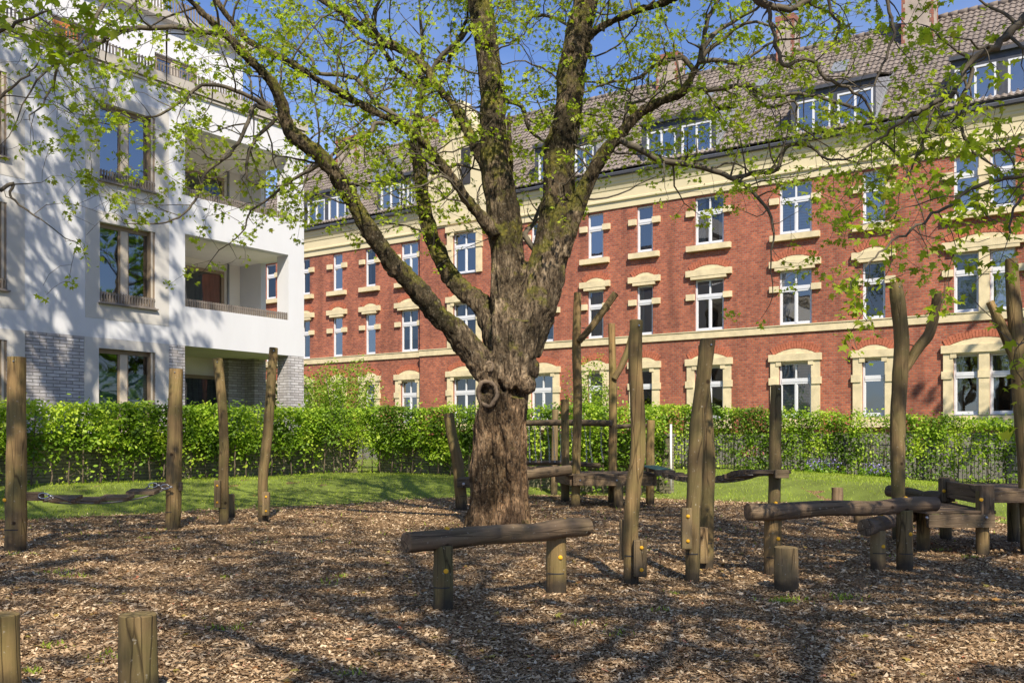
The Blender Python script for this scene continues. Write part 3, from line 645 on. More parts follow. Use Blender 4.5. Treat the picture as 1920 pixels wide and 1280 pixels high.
# gable roof over the bay
roof = b.build('roof', M['tile'], red)
b = MB(); zr = TZ+TS*(RE+.5)
for i in range(int((SR-SL)/.4)):
    x = SL+i*.4; b.tube([(x, RE, zr+.02), (x+.38, RE, zr+.035)], [.13, .15], 8)
b.build('ridge_tiles', M['tile'], roof, True)
b = MB()
for sgn in (-1, 1):
    b.quad((bayC, BAY, 19.25), (bayC, 5.3, 19.25), (bayC+sgn*2.85, 5.3, 14.4), (bayC+sgn*2.85, BAY, 14.4))
b.build('gable_roof', M['tile'], roof)
def chimney(px0, px1, e, ztop, cap=True):
    x0, x1 = rs(px0, e), rs(px1, e); zb = TZ+TS*e
    b = MB(); b.box(x0+.015, x1-.015, e+.015, e+.925, zb-1.2, ztop); c = b.build('chimney', M['chimney'], roof)
    # toothed brick corners
    k = MB(); z = zb-1.0; i = 0
    while z < ztop-.1:
        w_ = .15 if i % 2 else .07
        for xa, xb in ((x0, x0+w_), (x1-w_, x1)):
            k.box(xa, xb, e, e+w_, z, min(z+.17, ztop-.02)); k.box(xa, xb, e+.94-w_, e+.94, z, min(z+.17, ztop-.02))
        z += .175; i += 1
    k.box(x0-.03, x1+.03, e-.03, e+.97, ztop-.02, ztop+.25)
    return c, k
for a in ((1690, 1750, 4.2, 22.5), (1455, 1488, 5.0, 21.7), (1230, 1270, 5.0, 21.3), (630, 668, 4.6, 21.0), (778, 803, 5.0, 21.2)):
    x0, x1 = rs(a[0], a[2]), rs(a[1], a[2]); zb = TZ+TS*a[2]
    c, k = chimney(*a); k.build('corner_bricks', M['chimbrick'], roof)
    q = MB(); q.box(x0-.08, x1+.08, a[2]-.12, a[2]+.02, zb-.30, zb+.14); q.build('chimney_flashing', M['zinc'], roof)
# vents / small skylights
b = MB(); xx = rs(707, 2.6); b.box(xx, xx+1.3, 2.2, 3.4, TZ+2.0, TZ+4.4); b.build('roof_vent_housing', M['zinc'], roof)
for px in (1325, 1430, 1575):
    xx = rs(px, 3.6); zz = TZ+TS*4.1
    q = MB(); q.obox((xx, 3.55, zz), (.35, 0, 0), (0, .35, .353), (0, -.04, .04)); q.build('skylight', M['zinc'], roof)
# ---- dormers
def dormer(pa, pb, wl):
    x0, x1 = rs(pa, -.16), rs(pb, -.16); zt = 16.14; yf = -.16
    ym = (zt+.06-TZ-TS*.5)/(TS-.34)+.0
    zm = zt+.06+.34*ym
    b = MB()
    hl = [(rs(a, yf), rs(c, yf), 14.46, 15.80) for a, c in wl]
    wallholes(b, x0, x1, TZ-.1, zt, hl, y=yf, depth=.12)
    b.box(x0-.05, x1+.05, yf-.16, yf+.05, zt, zt+.14)
    do = b.build('dormer', M['slate'], red)
    k = MB()
    for x in (x0, x1):
        pr = [(yf, TZ-.1), (yf, zt), (ym, zm), (ym-.3, zm-.6)]
        v = [(x, y, z) for y, z in pr]; k.add(v, [(0, 1, 2, 3)] if x == x1 else [(3, 2, 1, 0)])
    k.build('dormer_cheek', M['slatelight'], do)
    k = MB(); k.obox((x1+.02, (yf+ym)/2, (TZ+.4+zm)/2), (.06, 0, 0), (0, (ym-yf)/2+.1, (zm-TZ-.4)/2+.1), (0, -.05, .05)); k.build('dormer_flashing', M['zinc'], do)
    k = MB(); tiles(k, x0-.08, x1+.08, yf-.16, zt+.15, ym+.2, zm+.13); k.build('dormer_roof', M['tile'], do)
    for (a, c, z0, z1) in hl:
        f = MB(); y = yf+.01; q = .075
        f.box(a, a+q, y-.02, y+.08, z0, z1); f.box(c-q, c, y-.02, y+.08, z0, z1); f.box(a+q, c-q, y-.02, y+.08, z0, z0+q); f.box(a+q, c-q, y-.02, y+.08, z1-q, z1)
        m_ = (a+c)/2; f.box(m_-.035, m_+.035, y-.015, y+.07, z0+q, z1-q)
        f.quad((a+q, y+.05, z0+q), (c-q, y+.05, z0+q), (c-q, y+.05, z1-q), (a+q, y+.05, z1-q), 1)
        f.quad((a, y+.11, z0), (c, y+.11, z0), (c, y+.11, z1), (a, y+.11, z1), 2)
        f.box(a-.03, c+.03, y-.08, y+.0, z0-.06, z0-.004, 0)
        f.build('window', [M['whitefr'], M['glass2'], M['blind'] if R.random() < .5 else M['dark']], do)
dormer(1783, 1975, [(1790, 1868), (1890, 1960)])
dormer(1483, 1642, [(1493, 1557), (1570, 1637)])
dormer(1203, 1343, [(1213, 1267), (1278, 1334)])
dormer(1003, 1118, [(1010, 1045), (1078, 1113)])
dormer(708, 776, [(714, 751), (755, 773)])
dormer(566, 652, [(577, 609), (616, 648)])

# ------------------------------------------------------------ white apartment building
WU = Vector((.577, .8166, 0)).normalized(); WN = Vector((-.8166, .577, 0)).normalized(); WO = Vector((-10.72, 27, 0))
def ws(px, off=0):
    k = (px-CX)/F; o = WO+WN*off
    return (k*o.y-o.x)/(WU.x-k*WU.y)
wh = empty('modern_apartment_building', WO, math.atan2(WU.y, WU.x))
tag(wh, 'white rendered modern apartment building with grey brick base and corner loggias', 'building')
wl, wr = ws(187), ws(291); W0 = -9.5; BL, BR, CE = ws(347), ws(541), ws(570)
ZB = 4.30
hol = [(wl, wr, 8.62, 10.72), (wl, wr, 5.30, 7.46), (wl-.03, wr, .75, 4.02)]
pl = wl-4.55; pr_ = ws(13)
hol2 = [(pr_-2.2, pr_, a, c) for _, _, a, c in hol]
holw = [h for h in hol+hol2 if h[3] > ZB]; holb = [h for h in hol+hol2 if h[3] <= ZB]
log = [(BL, BR, 8.74, 10.80), (BL, BR, 5.46, 7.60)]
TOP = 11.72
b = MB(); wallholes(b, W0, CE, ZB, TOP, holw+log, depth=.30, noreveal=log)
LD = 3.0                                     # loggia depth
# far side wall of the building: openings of the loggia on that side
def side(b, z0, z1, holes2, x, m=0):
    ys = sorted(set([0, 12]+[h[0] for h in holes2]+[h[1] for h in holes2])); zs = sorted(set([z0, z1]+[h[2] for h in holes2]+[h[3] for h in holes2]))
    for i in range(len(ys)-1):
        for j in range(len(zs)-1):
            cy, cz = (ys[i]+ys[i+1])/2, (zs[j]+zs[j+1])/2
            if not any(h[0] < cy < h[1] and h[2] < cz < h[3] for h in holes2):
                b.quad((x, ys[i], zs[j]), (x, ys[i+1], zs[j]), (x, ys[i+1], zs[j+1]), (x, ys[i], zs[j+1]), m)
sh = [(.55, 1.9, 8.74, 10.80), (.55, 1.9, 5.46, 7.60)]
side(b, ZB, TOP, sh, CE)
# column inner faces and loggia shell
for (a, c, z0, z1) in log:
    b.quad((BR, 0, z0), (BR, .55, z0), (BR, .55, z1), (BR, 0, z1)); b.quad((BR, .55, z0), (CE, .55, z0), (CE, .55, z1), (BR, .55, z1))
    b.quad((BR, .3, z0-.8), (BR, LD, z0-.8), (BR, LD, z0), (BR, .3, z0)) if False else None
    b.quad((a, 0, z1), (a, LD, z1), (CE, LD, z1), (CE, 0, z1))                      # soffit
    b.quad((a, .3, z0-.5), (CE-.2, .3, z0-.5), (CE-.2, LD, z0-.5), (a, LD, z0-.5))  # floor
    b.quad((a, 0, z0-.5), (a, LD, z0-.5), (a, LD, z1), (a, 0, z1))                  # left cheek
    b.quad((a, .3, z0), (BR, .3, z0), (BR, .3, z0-.5), (a, .3, z0-.5))              # inside of parapet
    b.box(CE-.22, CE-.002, 1.9, LD, z0-.5, z1-.002)                                  # rear pier
    b.box(CE-.22, CE-.002, .55, 1.9, z0-.5, z0-.001)
b.quad((W0, 12, 0), (W0, 0, 0), (W0, 0, TOP), (W0, 12, TOP)); b.quad((W0, 0, TOP), (CE, 0, TOP), (CE, 12, TOP), (W0, 12, TOP))
b.quad((CE, 12, 0), (W0, 12, 0), (W0, 12, TOP), (CE, 12, TOP))
b.build('rendered_wall', M['render'], wh)
b = MB()
for (a, c, z0, z1) in log:      # thin lining of the loggias, bounced sun put into its brighter colour
    b.box(a+.004, CE-.225, .31, LD-.004, z1-.012, z1-.004); b.box(a+.004, a+.012, .31, LD-.004, z0-.49, z1-.013); b.box(a+.013, CE-.225, .32, LD-.004, z0-.495, z0-.485)
b.build('loggia_bounce_lining', M['render2'], wh)
b = MB(); wallholes(b, W0, BL, .1, ZB-.002, holb, y=.006, depth=.30)
b.build('brick_base', M['brickgrey'], wh)
b = MB(); b.box(BR+.006, CE-.006, .006, .545, .1, ZB-.002); b.build('corner_pier', M['brickgrey'], wh)
b = MB()
b.quad((BL, .006, .1), (BL, LD, .1), (BL, LD, ZB), (BL, .006, ZB))
b.box(CE-.5, CE-.006, 1.9, LD+3, .1, ZB-.002)
b.box(ws(428, LD-.6), ws(466, LD-.6), LD-.6, LD-.01, .1, ZB-.03)
b.build('loggia_brick_wall', M['brickgrey'], wh)
b = MB(); b.quad((BL, 0, ZB-.003), (BL, LD, ZB-.003), (CE, LD, ZB-.003), (CE, 0, ZB-.003))
b.box(BL, CE-.5, LD, LD+.1, .1, ZB-.004)
b.build('ground_loggia_shell', M['render2'], wh)
b = MB()
for (a, c, z0, z1) in log: b.box(a, CE-.221, LD, LD+.1, z0-.5, z1-.003)
b.build('loggia_back_wall', M['render2'], wh)
# painted surrounds of the windows, 8 mm proud
b = MB()
def ring(b, x0, x1, z0, z1, h, y0=-.008, y1=.001):
    b.box(x0, h[0]-.002, y0, y1, z0, z1); b.box(h[1]+.002, x1, y0, y1, z0, z1)
    b.box(h[0]-.002, h[1]+.002, y0, y1, h[3]+.002, z1)
    if h[2]-.002 > z0: b.box(h[0]-.002, h[1]+.002, y0, y1, z0, h[2]-.002)
for h in holw:
    ring(b, h[0]-.42, h[1]+.45, h[2]-.48, h[3]+.30, h)
for h in holb: ring(b, h[0]-.42, h[1]+.45, .1, ZB-.004, h, y0=-.012, y1=.005)
b.build('window_surrounds', M['greige'], wh)
def slats(b, x0, x1, y, z0, z1, step=.085):
    x = x0
    while x < x1: b.box(x, x+.028, y-.05, y+.005, z0, z1); x += step
    b.box(x0, x1, y-.055, y+.01, z0-.03, z0-.001)
    b.box(x0, x1, y-.03, y-.015, z1-.06, z1-.03)
def win_white(h, rail=True, kind='dark', glass='glass', parent=None):
    x0, x1, z0, z1 = h; f = MB(); yo, yi = .16, .24
    f.box(x0, x0+.10, yo, yi, z0, z1); f.box(x1-.13, x1, yo-.14, yi, z0, z1); f.box(x0+.1, x1-.13, yo, yi, z1-.12, z1); f.box(x0+.1, x1-.13, yo, yi, z0, z0+.1)
    xm = (x0+x1-.06)/2; f.box(xm-.16, xm+.16, yo+.015, yi-.004, z0+.1, z1-.12); f.box(xm-.11, xm+.11, yo-.02, yo+.014, z0+.1, z1-.12, 1)
    f.box(x1-.13, x1-.07, yo-.143, yo-.141, z0, z1, 1)
    wo = f.build('window', [M['brownfr'], M['beigefr']], wh)
    p = MB(); p.quad((x0+.1, .2, z0+.1), (x1-.13, .2, z0+.1), (x1-.13, .2, z1-.12), (x0+.1, .2, z1-.12)); p.build('pane', M[glass], wo)
    q = MB(); q.box(x0-.5, x1+.5, 1.5, 1.52, z0-.2, z1+.2); q.box(x0-.5, x1+.5, .31, 1.5, z1+.1, z1+.12); q.box(x0-.5, x1+.5, .31, 1.5, z0-.12, z0-.1)
    q.box(x0-.52, x0-.5, .31, 1.5, z0-.1, z1+.1); q.box(x1+.5, x1+.52, .31, 1.5, z0-.1, z1+.1); q.build('room', M['dark'], wo)
    if kind == 'green':
        q = MB(); q.quad((x0+.1, .225, z0), (x1-.1, .225, z0), (x1-.1, .225, z1-.62), (x0+.1, .225, z1-.62)); q.build('blind', M['greenblind'], wo)
    if rail:
        q = MB(); slats(q, x0+.01, x1-.02, .0, z0+.0, z0+.27); q.box(x0-.05, x1+.05, -.1, .02, z0-.07, z0-.032); q.build('rail', M['slat'], wo)
win_white(hol[0], glass='glass2'); win_white(hol[1]); win_white(hol[2], False, 'green', 'glass1')
for h in hol2: win_white(h, h[2] > 1)
for (a, c, z0, z1) in log:
    q = MB(); slats(q, a+.01, BR-.02, .06, z0+.0, z0+.24); q.build('loggia_rail', M['slat'], wh)
    f = MB(); x0, x1 = a+.05, ws(418, LD)
    for xa in (x0, x0+(x1-x0)*.52, x1-.12): f.box(xa, xa+.12, LD-.08, LD-.002, z0-.5, z1-.42)
    f.box(x0, x1, LD-.085, LD-.003, z1-.42, z1-.3)
    wo = f.build('loggia_door', M['brownfr'], wh)
    p = MB(); p.quad((x0, LD-.03, z0-.5), (x1, LD-.03, z0-.5), (x1, LD-.03, z1-.4), (x0, LD-.03, z1-.4)); p.build('pane', M['glass0'], wo)
    p = MB(); p.quad((x0, LD-.01, z0-.5), (x1, LD-.01, z0-.5), (x1, LD-.01, z1-.4), (x0, LD-.01, z1-.4)); p.build('curtain', M['dimcurtain'], wo)
    p = MB(); xx = ws(428, LD-.1); p.tube([(xx, LD-.1, z0-.5), (xx, LD-.1, z1)], [.04, .04], 10); p.build('downpipe', M['zinc'], wh, True)
f = MB(); x0, x1 = BL+.02, ws(418, LD)
for xa in (x0, x0+(x1-x0)*.50, x1-.12): f.box(xa, xa+.12, LD-.08, LD-.002, .1, 3.7)
f.box(x0, x1, LD-.085, LD-.003, 3.58, 3.7); wo = f.build('loggia_door', M['brownfr'], wh)
p = MB(); p.quad((x0, LD-.03, .1), (x1, LD-.03, .1), (x1, LD-.03, 3.6), (x0, LD-.03, 3.6)); p.build('pane', M['glass0'], wo)
p = MB(); p.quad((x0, LD-.01, .1), (x1, LD-.01, .1), (x1, LD-.01, 3.6), (x0, LD-.01, 3.6)); p.build('curtain', M['dimcurtain'], wo)
# parapet, coping, terrace rail
b = MB(); b.box(W0, CE+.05, -.06, .3, TOP, TOP+.05); b.box(W0, CE+.0, -.02, .3, TOP+.05, TOP+.10); b.box(W0, CE+.09, -.10, .35, TOP+.10, TOP+.36)
b.box(CE-.2, CE+.09, .35, 9, TOP+.10, TOP+.36); b.build('coping', M['fascia'], wh)
b = MB(); slats(b, W0, ws(510), -.02, TOP+.392, TOP+.66, .10); b.build('terrace_rail', M['slat'], wh)
PB = 2.0; pe = ws(455, PB)
ph = [(ws(97, PB), ws(186, PB), 12.0, 13.55), (ws(290, PB), ws(372, PB), 12.0, 13.55)]
b = MB(); wallholes(b, W0, pe, TOP, 14.6, ph, y=PB, depth=.25); b.quad((pe, PB, TOP), (pe, 11, TOP), (pe, 11, 14.6), (pe, PB, 14.6)); b.quad((W0, PB, 14.6), (pe, PB, 14.6), (pe, 11, 14.6), (W0, 11, 14.6))
b.build('penthouse_wall', M['render'], wh)
b = MB(); b.box(W0, pe+.25, PB-.25, PB+.3, 14.6, 14.85); b.box(pe-.1, pe+.25, PB+.3, 11, 14.6, 14.85); b.build('penthouse_coping', M['fascia'], wh)
b = MB(); slats(b, W0, pe+.1, PB-.05, 14.9, 15.4, .11); b.build('roof_rail', M['slat'], wh)
b = MB(); b.box(W0, pe-1.4, 4.3, 4.6, 14.6, 17.6); b.build('roof_storey_wall', M['render'], wh)
for (x0, x1, z0, z1) in ph:
    f = MB(); y = PB+.08
    f.box(x0, x0+.14, y, y+.08, z0, z1); f.box(x1-.14, x1, y, y+.08, z0, z1); f.box(x0+.14, x1-.14, y, y+.08, z1-.12, z1)
    m_ = (x0+x1)/2; f.box(m_-.16, m_+.16, y, y+.08, z0, z1-.12, 1); wo = f.build('window', [M['brownfr'], M['beigefr']], wh)
    p = MB(); p.quad((x0, y+.05, z0), (x1, y+.05, z0), (x1, y+.05, z1), (x0, y+.05, z1)); p.build('pane', M['glass2'], wo)
    p = MB(); p.quad((x0, y+.12, z0), (x1, y+.12, z0), (x1, y+.12, z1), (x0, y+.12, z1)); p.build('room', M['dark'], wo)
b = MB(); xa, xb = ws(99, .4), ws(150, .4)
for i in range(9): b.box(xa+(xb-xa)*i/9+.01, xa+(xb-xa)*(i+1)/9-.01, .38, .42, TOP+.4, TOP+.95)
b.box(xa, xb, .425, .45, TOP+.5, TOP+.55)
b.build('orange_terrace_screen', M['orange'], wh)

# ------------------------------------------------------------ hedges
def hedge(name_label, A, B, base_fn, top_fn, thick, dens, leaf_size, open_h, wall=None):
    A, B = Vector(A), Vector(B); L = (B-A).length; d = (B-A)/L; n = Vector((-d.y, d.x, 0))
    root = empty('hedge', (A+B)/2); root.location.z = 0; off = root.location.copy()
    tag(root, name_label, 'hedge', 'clipped hornbeam hedges around the playground')
    k = 0
    u = .15
    while u < L:
        c = A+d*u; zb = base_fn(u/L); zt = top_fn(u/L); b = MB()
        pts = []; x = 0; y = 0
        for i in range(8):
            x += R.uniform(-.035, .035); y += R.uniform(-.035, .035)
            pts.append(c+d*x+n*y+Vector((0, 0, zb-.05+(zt-zb-.15)*i/7))-off)
        b.tube(pts, [.024-.0022*i for i in range(8)], 6)
        for j in range(5):
            q = pts[R.randint(1, 6)]; b.tube([q, q+Vector((R.uniform(-.3, .3), R.uniform(-.3, .3), R.uniform(.05, .3)))], [.009, .005], 4)
        b.build('stem', M['stem'], root, True); u += R.uniform(.34, .52)
    cnt = int(L*dens); U = NR.random(cnt); V = NR.random(cnt); T = NR.random(cnt); keep = []
    for u, v, t in zip(U, V, T):
        nn = noise.noise(Vector((u*L*1.5, v*2.2, t*1.2+A.x))); n2 = noise.noise(Vector((u*L*4.2, v*5, t*2+A.y)))
        thr = sstep((v-(open_h-.16+.34*nn))/.34)
        n3 = noise.noise(Vector((u*L*.55, v*1.1, A.y)))
        keep.append(R.random() < (1+1.1*n3)*max(.05 if open_h > .32 else .38, thr)*(.62+.9*n2+.25*nn))
    keep = np.array(keep); U, V, T = U[keep], V[keep], T[keep]
    zb = np.array([base_fn(u) for u in U]); zt = np.array([top_fn(u) for u in U])
    bulge = np.array([noise.noise(Vector((u*L*.9, v*2, A.x*3))) for u, v in zip(U, V)])
    topb = np.array([noise.noise(Vector((u*L*2.3, 7, A.x))) for u in U])
    ts = (T-.5)*thick+np.sign(T-.5)*bulge*.16
    c = np.array(A)[None, :]+np.array(d)[None, :]*(U*L)[:, None]+np.array(n)[None, :]*ts[:, None]
    c[:, 2] = zb+.02+(zt-zb+.16*topb)*V
    c += NR.normal(0, .02, c.shape)
    # shoots standing out of the clipped top
    m = int(L*26); uu = NR.random(m); s = np.array(A)[None, :]+np.array(d)[None, :]*(uu*L)[:, None]+np.array(n)[None, :]*((NR.random(m)-.5)*thick)[:, None]
    s[:, 2] = np.array([top_fn(u) for u in uu])+NR.random(m)**2*.22; c = np.concatenate([c, s])-np.array(off)
    sz = leaf_size*(.55+.75*NR.random(len(c)))
    tt = np.array([noise.noise(Vector(q)*1.1)*.9+noise.noise(Vector(q)*3.3)*.5 for q in c]); tt = np.clip(.45+tt+NR.normal(0, .22, len(c)), 0, 1)
    leaves('foliage', c, sz, M['hedgeleaf'], root, OVAL, .5, .5, updir=(0, -.35, .1), tint=tt)
    return root
def gh(A, B, add=0):
    A, B = Vector(A), Vector(B)
    return lambda u: g((A+(B-A)*u).x, (A+(B-A)*u).y)+add
hA = (-15.1, 17.1, 0); hC = (-4.72, 31.8, 0); hE = (4.0, 25.65, 0)
hedge('tall light green hedge running in front of the white building, left of the tree', hA, hC, gh(hA, hC), lambda u: 2.34+.17*u, .6, 5600, .100, .40)
hedge('short hedge on a low wall behind the tree and the climbing platform', hC, hE, gh(hC, hE), lambda u: 2.58-.18*u, .6, 5200, .098, .34)
rA = (5.2, 37.1, 0); rB = (19.0, 27.35, 0)
hedge('long hedge in front of the red brick house, right of the climbing platform', rA, rB, lambda u: .5-.62*u, lambda u: 2.86-.95*u, .6, 5600, .098, .28)
# garden walls behind the hedges
def gwall(A, B, off, z1, label):
    A, B = Vector(A), Vector(B); d = (B-A).normalized(); n = Vector((-d.y, d.x, 0)); o = empty('garden_wall', A+n*off, math.atan2(d.y, d.x)); L = (B-A).length
    tag(o, label, 'garden wall')
    b = MB(); b.box(0, L, -.12, .12, -.1, z1); b.build('brickwork', M['gardenwall'], o)
    b = MB(); b.box(-.02, L+.02, -.16, .16, z1, z1+.07); b.build('coping', M['plinth'], o)
gwall(hA, hC, .62, 1.62, 'low yellowish brick garden wall behind the left hedge')
gwall(hC, hE, .55, 1.62, 'low yellowish brick garden wall behind the middle hedge')
# metal fence in the right hedge
A, B = Vector(rA), Vector(rB); d = (B-A).normalized(); L = (B-A).length; n = Vector((-d.y, d.x, 0))
fe = empty('metal_fence', A-n*.16, math.atan2(d.y, d.x)); tag(fe, 'dark metal bar fence along the foot of the right hedge', 'fence')
b = MB(); x = 0; i = 0
while x < L:
    z = .5-.62*x/L; b.box(x, x+.016, -.008, .008, z+.02, z+1.25); x += .115
for zz in (.12, 1.18): b.obox((L/2, .014, .19+zz), (L/2, 0, -.31), (0, .006, 0), (0, 0, .018))
b.build('bars', M['darkmetal'], fe)
x = 0
while x < L:
    z = .5-.62*x/L; q = MB(); q.box(x-.03, x+.03, -.03, .03, z-.2, z+1.33); q.build('fence_post', M['darkmetal'], fe); x += 2.5
# white pole
b = MB(); p0 = P(1258, 905, 25.3); b.tube([(p0.x, p0.y, .2), (p0.x, p0.y, 1.93)], [.028, .028], 12); tag(b.build('white_pole', M['whitepole'], None, True), 'thin white pole at the end of the hedge behind the small platform', 'pole')
# shrubs
def shrub(c, r, h, cnt, label, mat='shrubleaf', size=.10):
    root = empty('shrub', c); tag(root, label, 'shrub', 'garden shrubs behind the hedges')
    b = MB()
    for i in range(7):
        a = i*.9; q = [Vector((0, 0, 0))+Vector((math.cos(a)*r*.75*t, math.sin(a)*r*.75*t, h*.85*t)) for t in (0, .3, .6, 1)]
        b.tube(q, [.03, .024, .016, .008], 5)
    b.build('stems', M['stem'], root, True)
    v = NR.normal(size=(cnt, 3)); v /= np.linalg.norm(v, axis=1)[:, None]; rr = NR.random(cnt)**.4
    lump = np.array([.78+.55*noise.noise(Vector(x)*2.3+Vector(c)) for x in v])
    p = v*(rr*lump)[:, None]*np.array([r, r*.8, h*.55]); p[:, 2] += h*.5
    p = p[p[:, 2] > .02]
    leaves('foliage', p, size*(.6+.7*NR.random(len(p))), M[mat], root, OVAL, .3, .6)
def shp(px, Y): return ((px-CX)/F*Y, Y, .35)
shrub(shp(640, 36.5), 2.1, 4.4, 9000, 'large light green shrub between the white building and the brick house')
shrub(shp(596, 38), 1.5, 4.1, 5000, 'rounded shrub just right of the white building corner')
shrub(shp(500, 36.5), 1.25, 4.2, 4200, 'shrub seen through the ground loggia of the white building')
shrub(shp(1110, 34.5), 1.3, 3.9, 4500, 'shrub rising above the hedge behind the forked pole')
# flowers behind the fence
def flowers(px0, px1, Y, z, cnt, mat, label):
    x = (px0+(px1-px0)*NR.random(cnt)-CX)/F*Y; y = Y+NR.normal(0, .25, cnt); zz = z+NR.random(cnt)*.35
    root = empty('flower_bed', ((px0+px1)/2*Y/F-CX*Y/F, Y, .1)); off = np.array(root.location)
    leaves('blossom', np.stack([x, y, zz], 1)-off, .05*(.6+NR.random(cnt)), M[mat], root, OVAL, 0, .5)
    n2 = cnt*2; x = (px0-10+(px1-px0+20)*NR.random(n2)-CX)/F*Y; y = Y+NR.normal(0, .3, n2); zz = .1+NR.random(n2)*(z+.1)
    leaves('foliage', np.stack([x, y, zz], 1)-off, .09*(.6+NR.random(n2)), M['leafgreen'], root, OVAL, 0, .2)
    tag(root, label, 'flowers', 'flowers in the garden behind the hedge')
flowers(1515, 1575, 33.1, .55, 420, 'flowerblue', 'blue flowers behind the fence, left of the tall forked post')
flowers(1620, 1662, 32.1, .42, 300, 'flowerblue', 'blue flowers behind the fence, beside the tall forked post')
flowers(1390, 1440, 34.6, .95, 240, 'flowerpink', 'pink flowers in the hedge near the chain bridge')
flowers(1690, 1740, 33.6, 1.35, 70, 'flowerpink', 'pink blossoms behind the right hedge, right of the forked post')

# ------------------------------------------------------------ timber play equipment
def grainco(o, axis_pts=None):
    """per-vertex coordinates along the grain so that the grain follows bent posts"""
    me = o.data; at = me.attributes.new('grainco', 'FLOAT_VECTOR', 'POINT')
    co = np.zeros(len(me.vertices)*3, dtype=np.float32); me.vertices.foreach_get('co', co); co = co.reshape(-1, 3).copy()
    if axis_pts is not None:
        a = Vector(axis_pts[0]); d = (Vector(axis_pts[-1])-a).normalized()
        q = d.rotation_difference(Vector((0, 0, 1))).to_matrix(); co = (co-np.array(a))@np.array(q).T
    co += R.uniform(0, 40); at.data.foreach_set('vector', co.ravel().astype(np.float32))
def rings_pts(pts, rr, n):
    """smooth resample of a polyline (Catmull-Rom)"""
    P_ = [Vector(p) for p in pts]; out = []; ro = []
    ext = [P_[0]*2-P_[1]]+P_+[P_[-1]*2-P_[-2]]; re = [rr[0]]+list(rr)+[rr[-1]]
    for i in range(len(P_)-1):
        a, b_, c, d = ext[i:i+4]; ra, rb = re[i+1], re[i+2]
        for k in range(n):
            t = k/n
            out.append(.5*((2*b_)+(-a+c)*t+(2*a-5*b_+4*c-d)*t*t+(-a+3*b_-3*c+d)*t**3)); ro.append(ra+(rb-ra)*t)
    out.append(P_[-1]); ro.append(rr[-1]); return out, ro
def timber(name, pts, rr, mat='wood', parent=None, off=Vector((0, 0, 0)), sub=5, wob=.10, caps=True):
    p, r = rings_pts([Vector(q)-off for q in pts], rr, sub)
    # small chamfer at both ends
    d0 = (p[0]-p[1]).normalized(); d1 = (p[-1]-p[-2]).normalized()
    p2 = [p[0]+d0*.006]+p+[p[-1]+d1*.006]; r2 = [r[0]-.009]+r+[r[-1]-.009]
    b = MB(); b.tube(p2, [max(.005, x) for x in r2], 18, True, wob=wob)
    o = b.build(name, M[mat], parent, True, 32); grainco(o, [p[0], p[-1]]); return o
def bolt(parent, c, n, r=.022, mat='yellow', off=Vector((0, 0, 0))):
    c = Vector(c)-off; n = Vector(n).normalized(); b = MB()
    b.tube([c-n*.01, c+n*.008, c+n*.016], [r, r, r*.6], 14); b.tube([c+n*.012, c+n*.02], [r*.45, r*.4], 6); return b.build('bolt_cap', M[mat], parent, True, 40)
def board(name, c, ax, ay, az, mat='deck', parent=None, off=Vector((0, 0, 0)), bev=.006):
    b = MB(); b.obox(Vector(c)-off, ax, ay, az); o = b.build(name, M[mat], parent); L = max((Vector(ax), Vector(ay), Vector(az)), key=lambda v: v.length)
    grainco(o, [Vector((0, 0, 0)), L]); md = o.modifiers.new('bevel', 'BEVEL'); md.width = bev; md.segments = 2; return o
def gy(y, z=0): return F*(H-z)/(y-HY)
TOCAM = Vector((0, -1, 0))

def post(label, pts, name='timber_post', cat='post', group='upright timber posts of the playground', mat='wood', sub=5, topbolt=True, Y=None, slot=True):
    """pts: (px, py, width px), first is the foot"""
    Y = Y or gy(pts[0][1]); base = P(pts[0][0], pts[0][1], Y); gz = g(base.x, base.y); root = empty(name, (base.x, base.y, gz)); off = root.location.copy()
    W = [P(a, b_, Y) for a, b_, c in pts]; rr = [c/2/F*Y for a, b_, c in pts]
    W[0].z = gz-.15
    o = timber('pole', W, rr, mat, root, off, sub)
    if topbolt: bolt(root, W[-1]+Vector((.02, -rr[-1]+.003, -.06)), TOCAM, .012, 'metal', off)
    if slot:
        c = P(pts[0][0], pts[0][1], Y); c.z = gz+.30; r = rr[0]
        b = MB(); c -= off
        for i in range(9):
            a0 = -1.1+i*.2; a1 = a0+.2
            b.quad(c+Vector((math.sin(a0)*(r+.004), -math.cos(a0)*(r+.004), -.006)), c+Vector((math.sin(a1)*(r+.004), -math.cos(a1)*(r+.004), -.006)), c+Vector((math.sin(a1)*(r+.004), -math.cos(a1)*(r+.004), .006)), c+Vector((math.sin(a0)*(r+.004), -math.cos(a0)*(r+.004), .006)))
        b.build('saw_cut', M['dark'], root)
    tag(root, label, cat, group); return root, off, Y, rr
def block(root, off, px, y0, y1, wpx, Y, dY, bolts=True, side=0):
    c = P(px, (y0+y1)/2, Y+dY); hw = wpx/2/F*Y; hz = (y1-y0)/2/F*Y
    b = board('foot_block', c, (hw, 0, 0), (0, .045, 0), (0, 0, hz), 'woodpale', root, off, .01)
    if bolts:
        for z in (-.6, .6): bolt(root, c+Vector((hw*.15, -.045, hz*z)), TOCAM, .02, 'yellow', off)

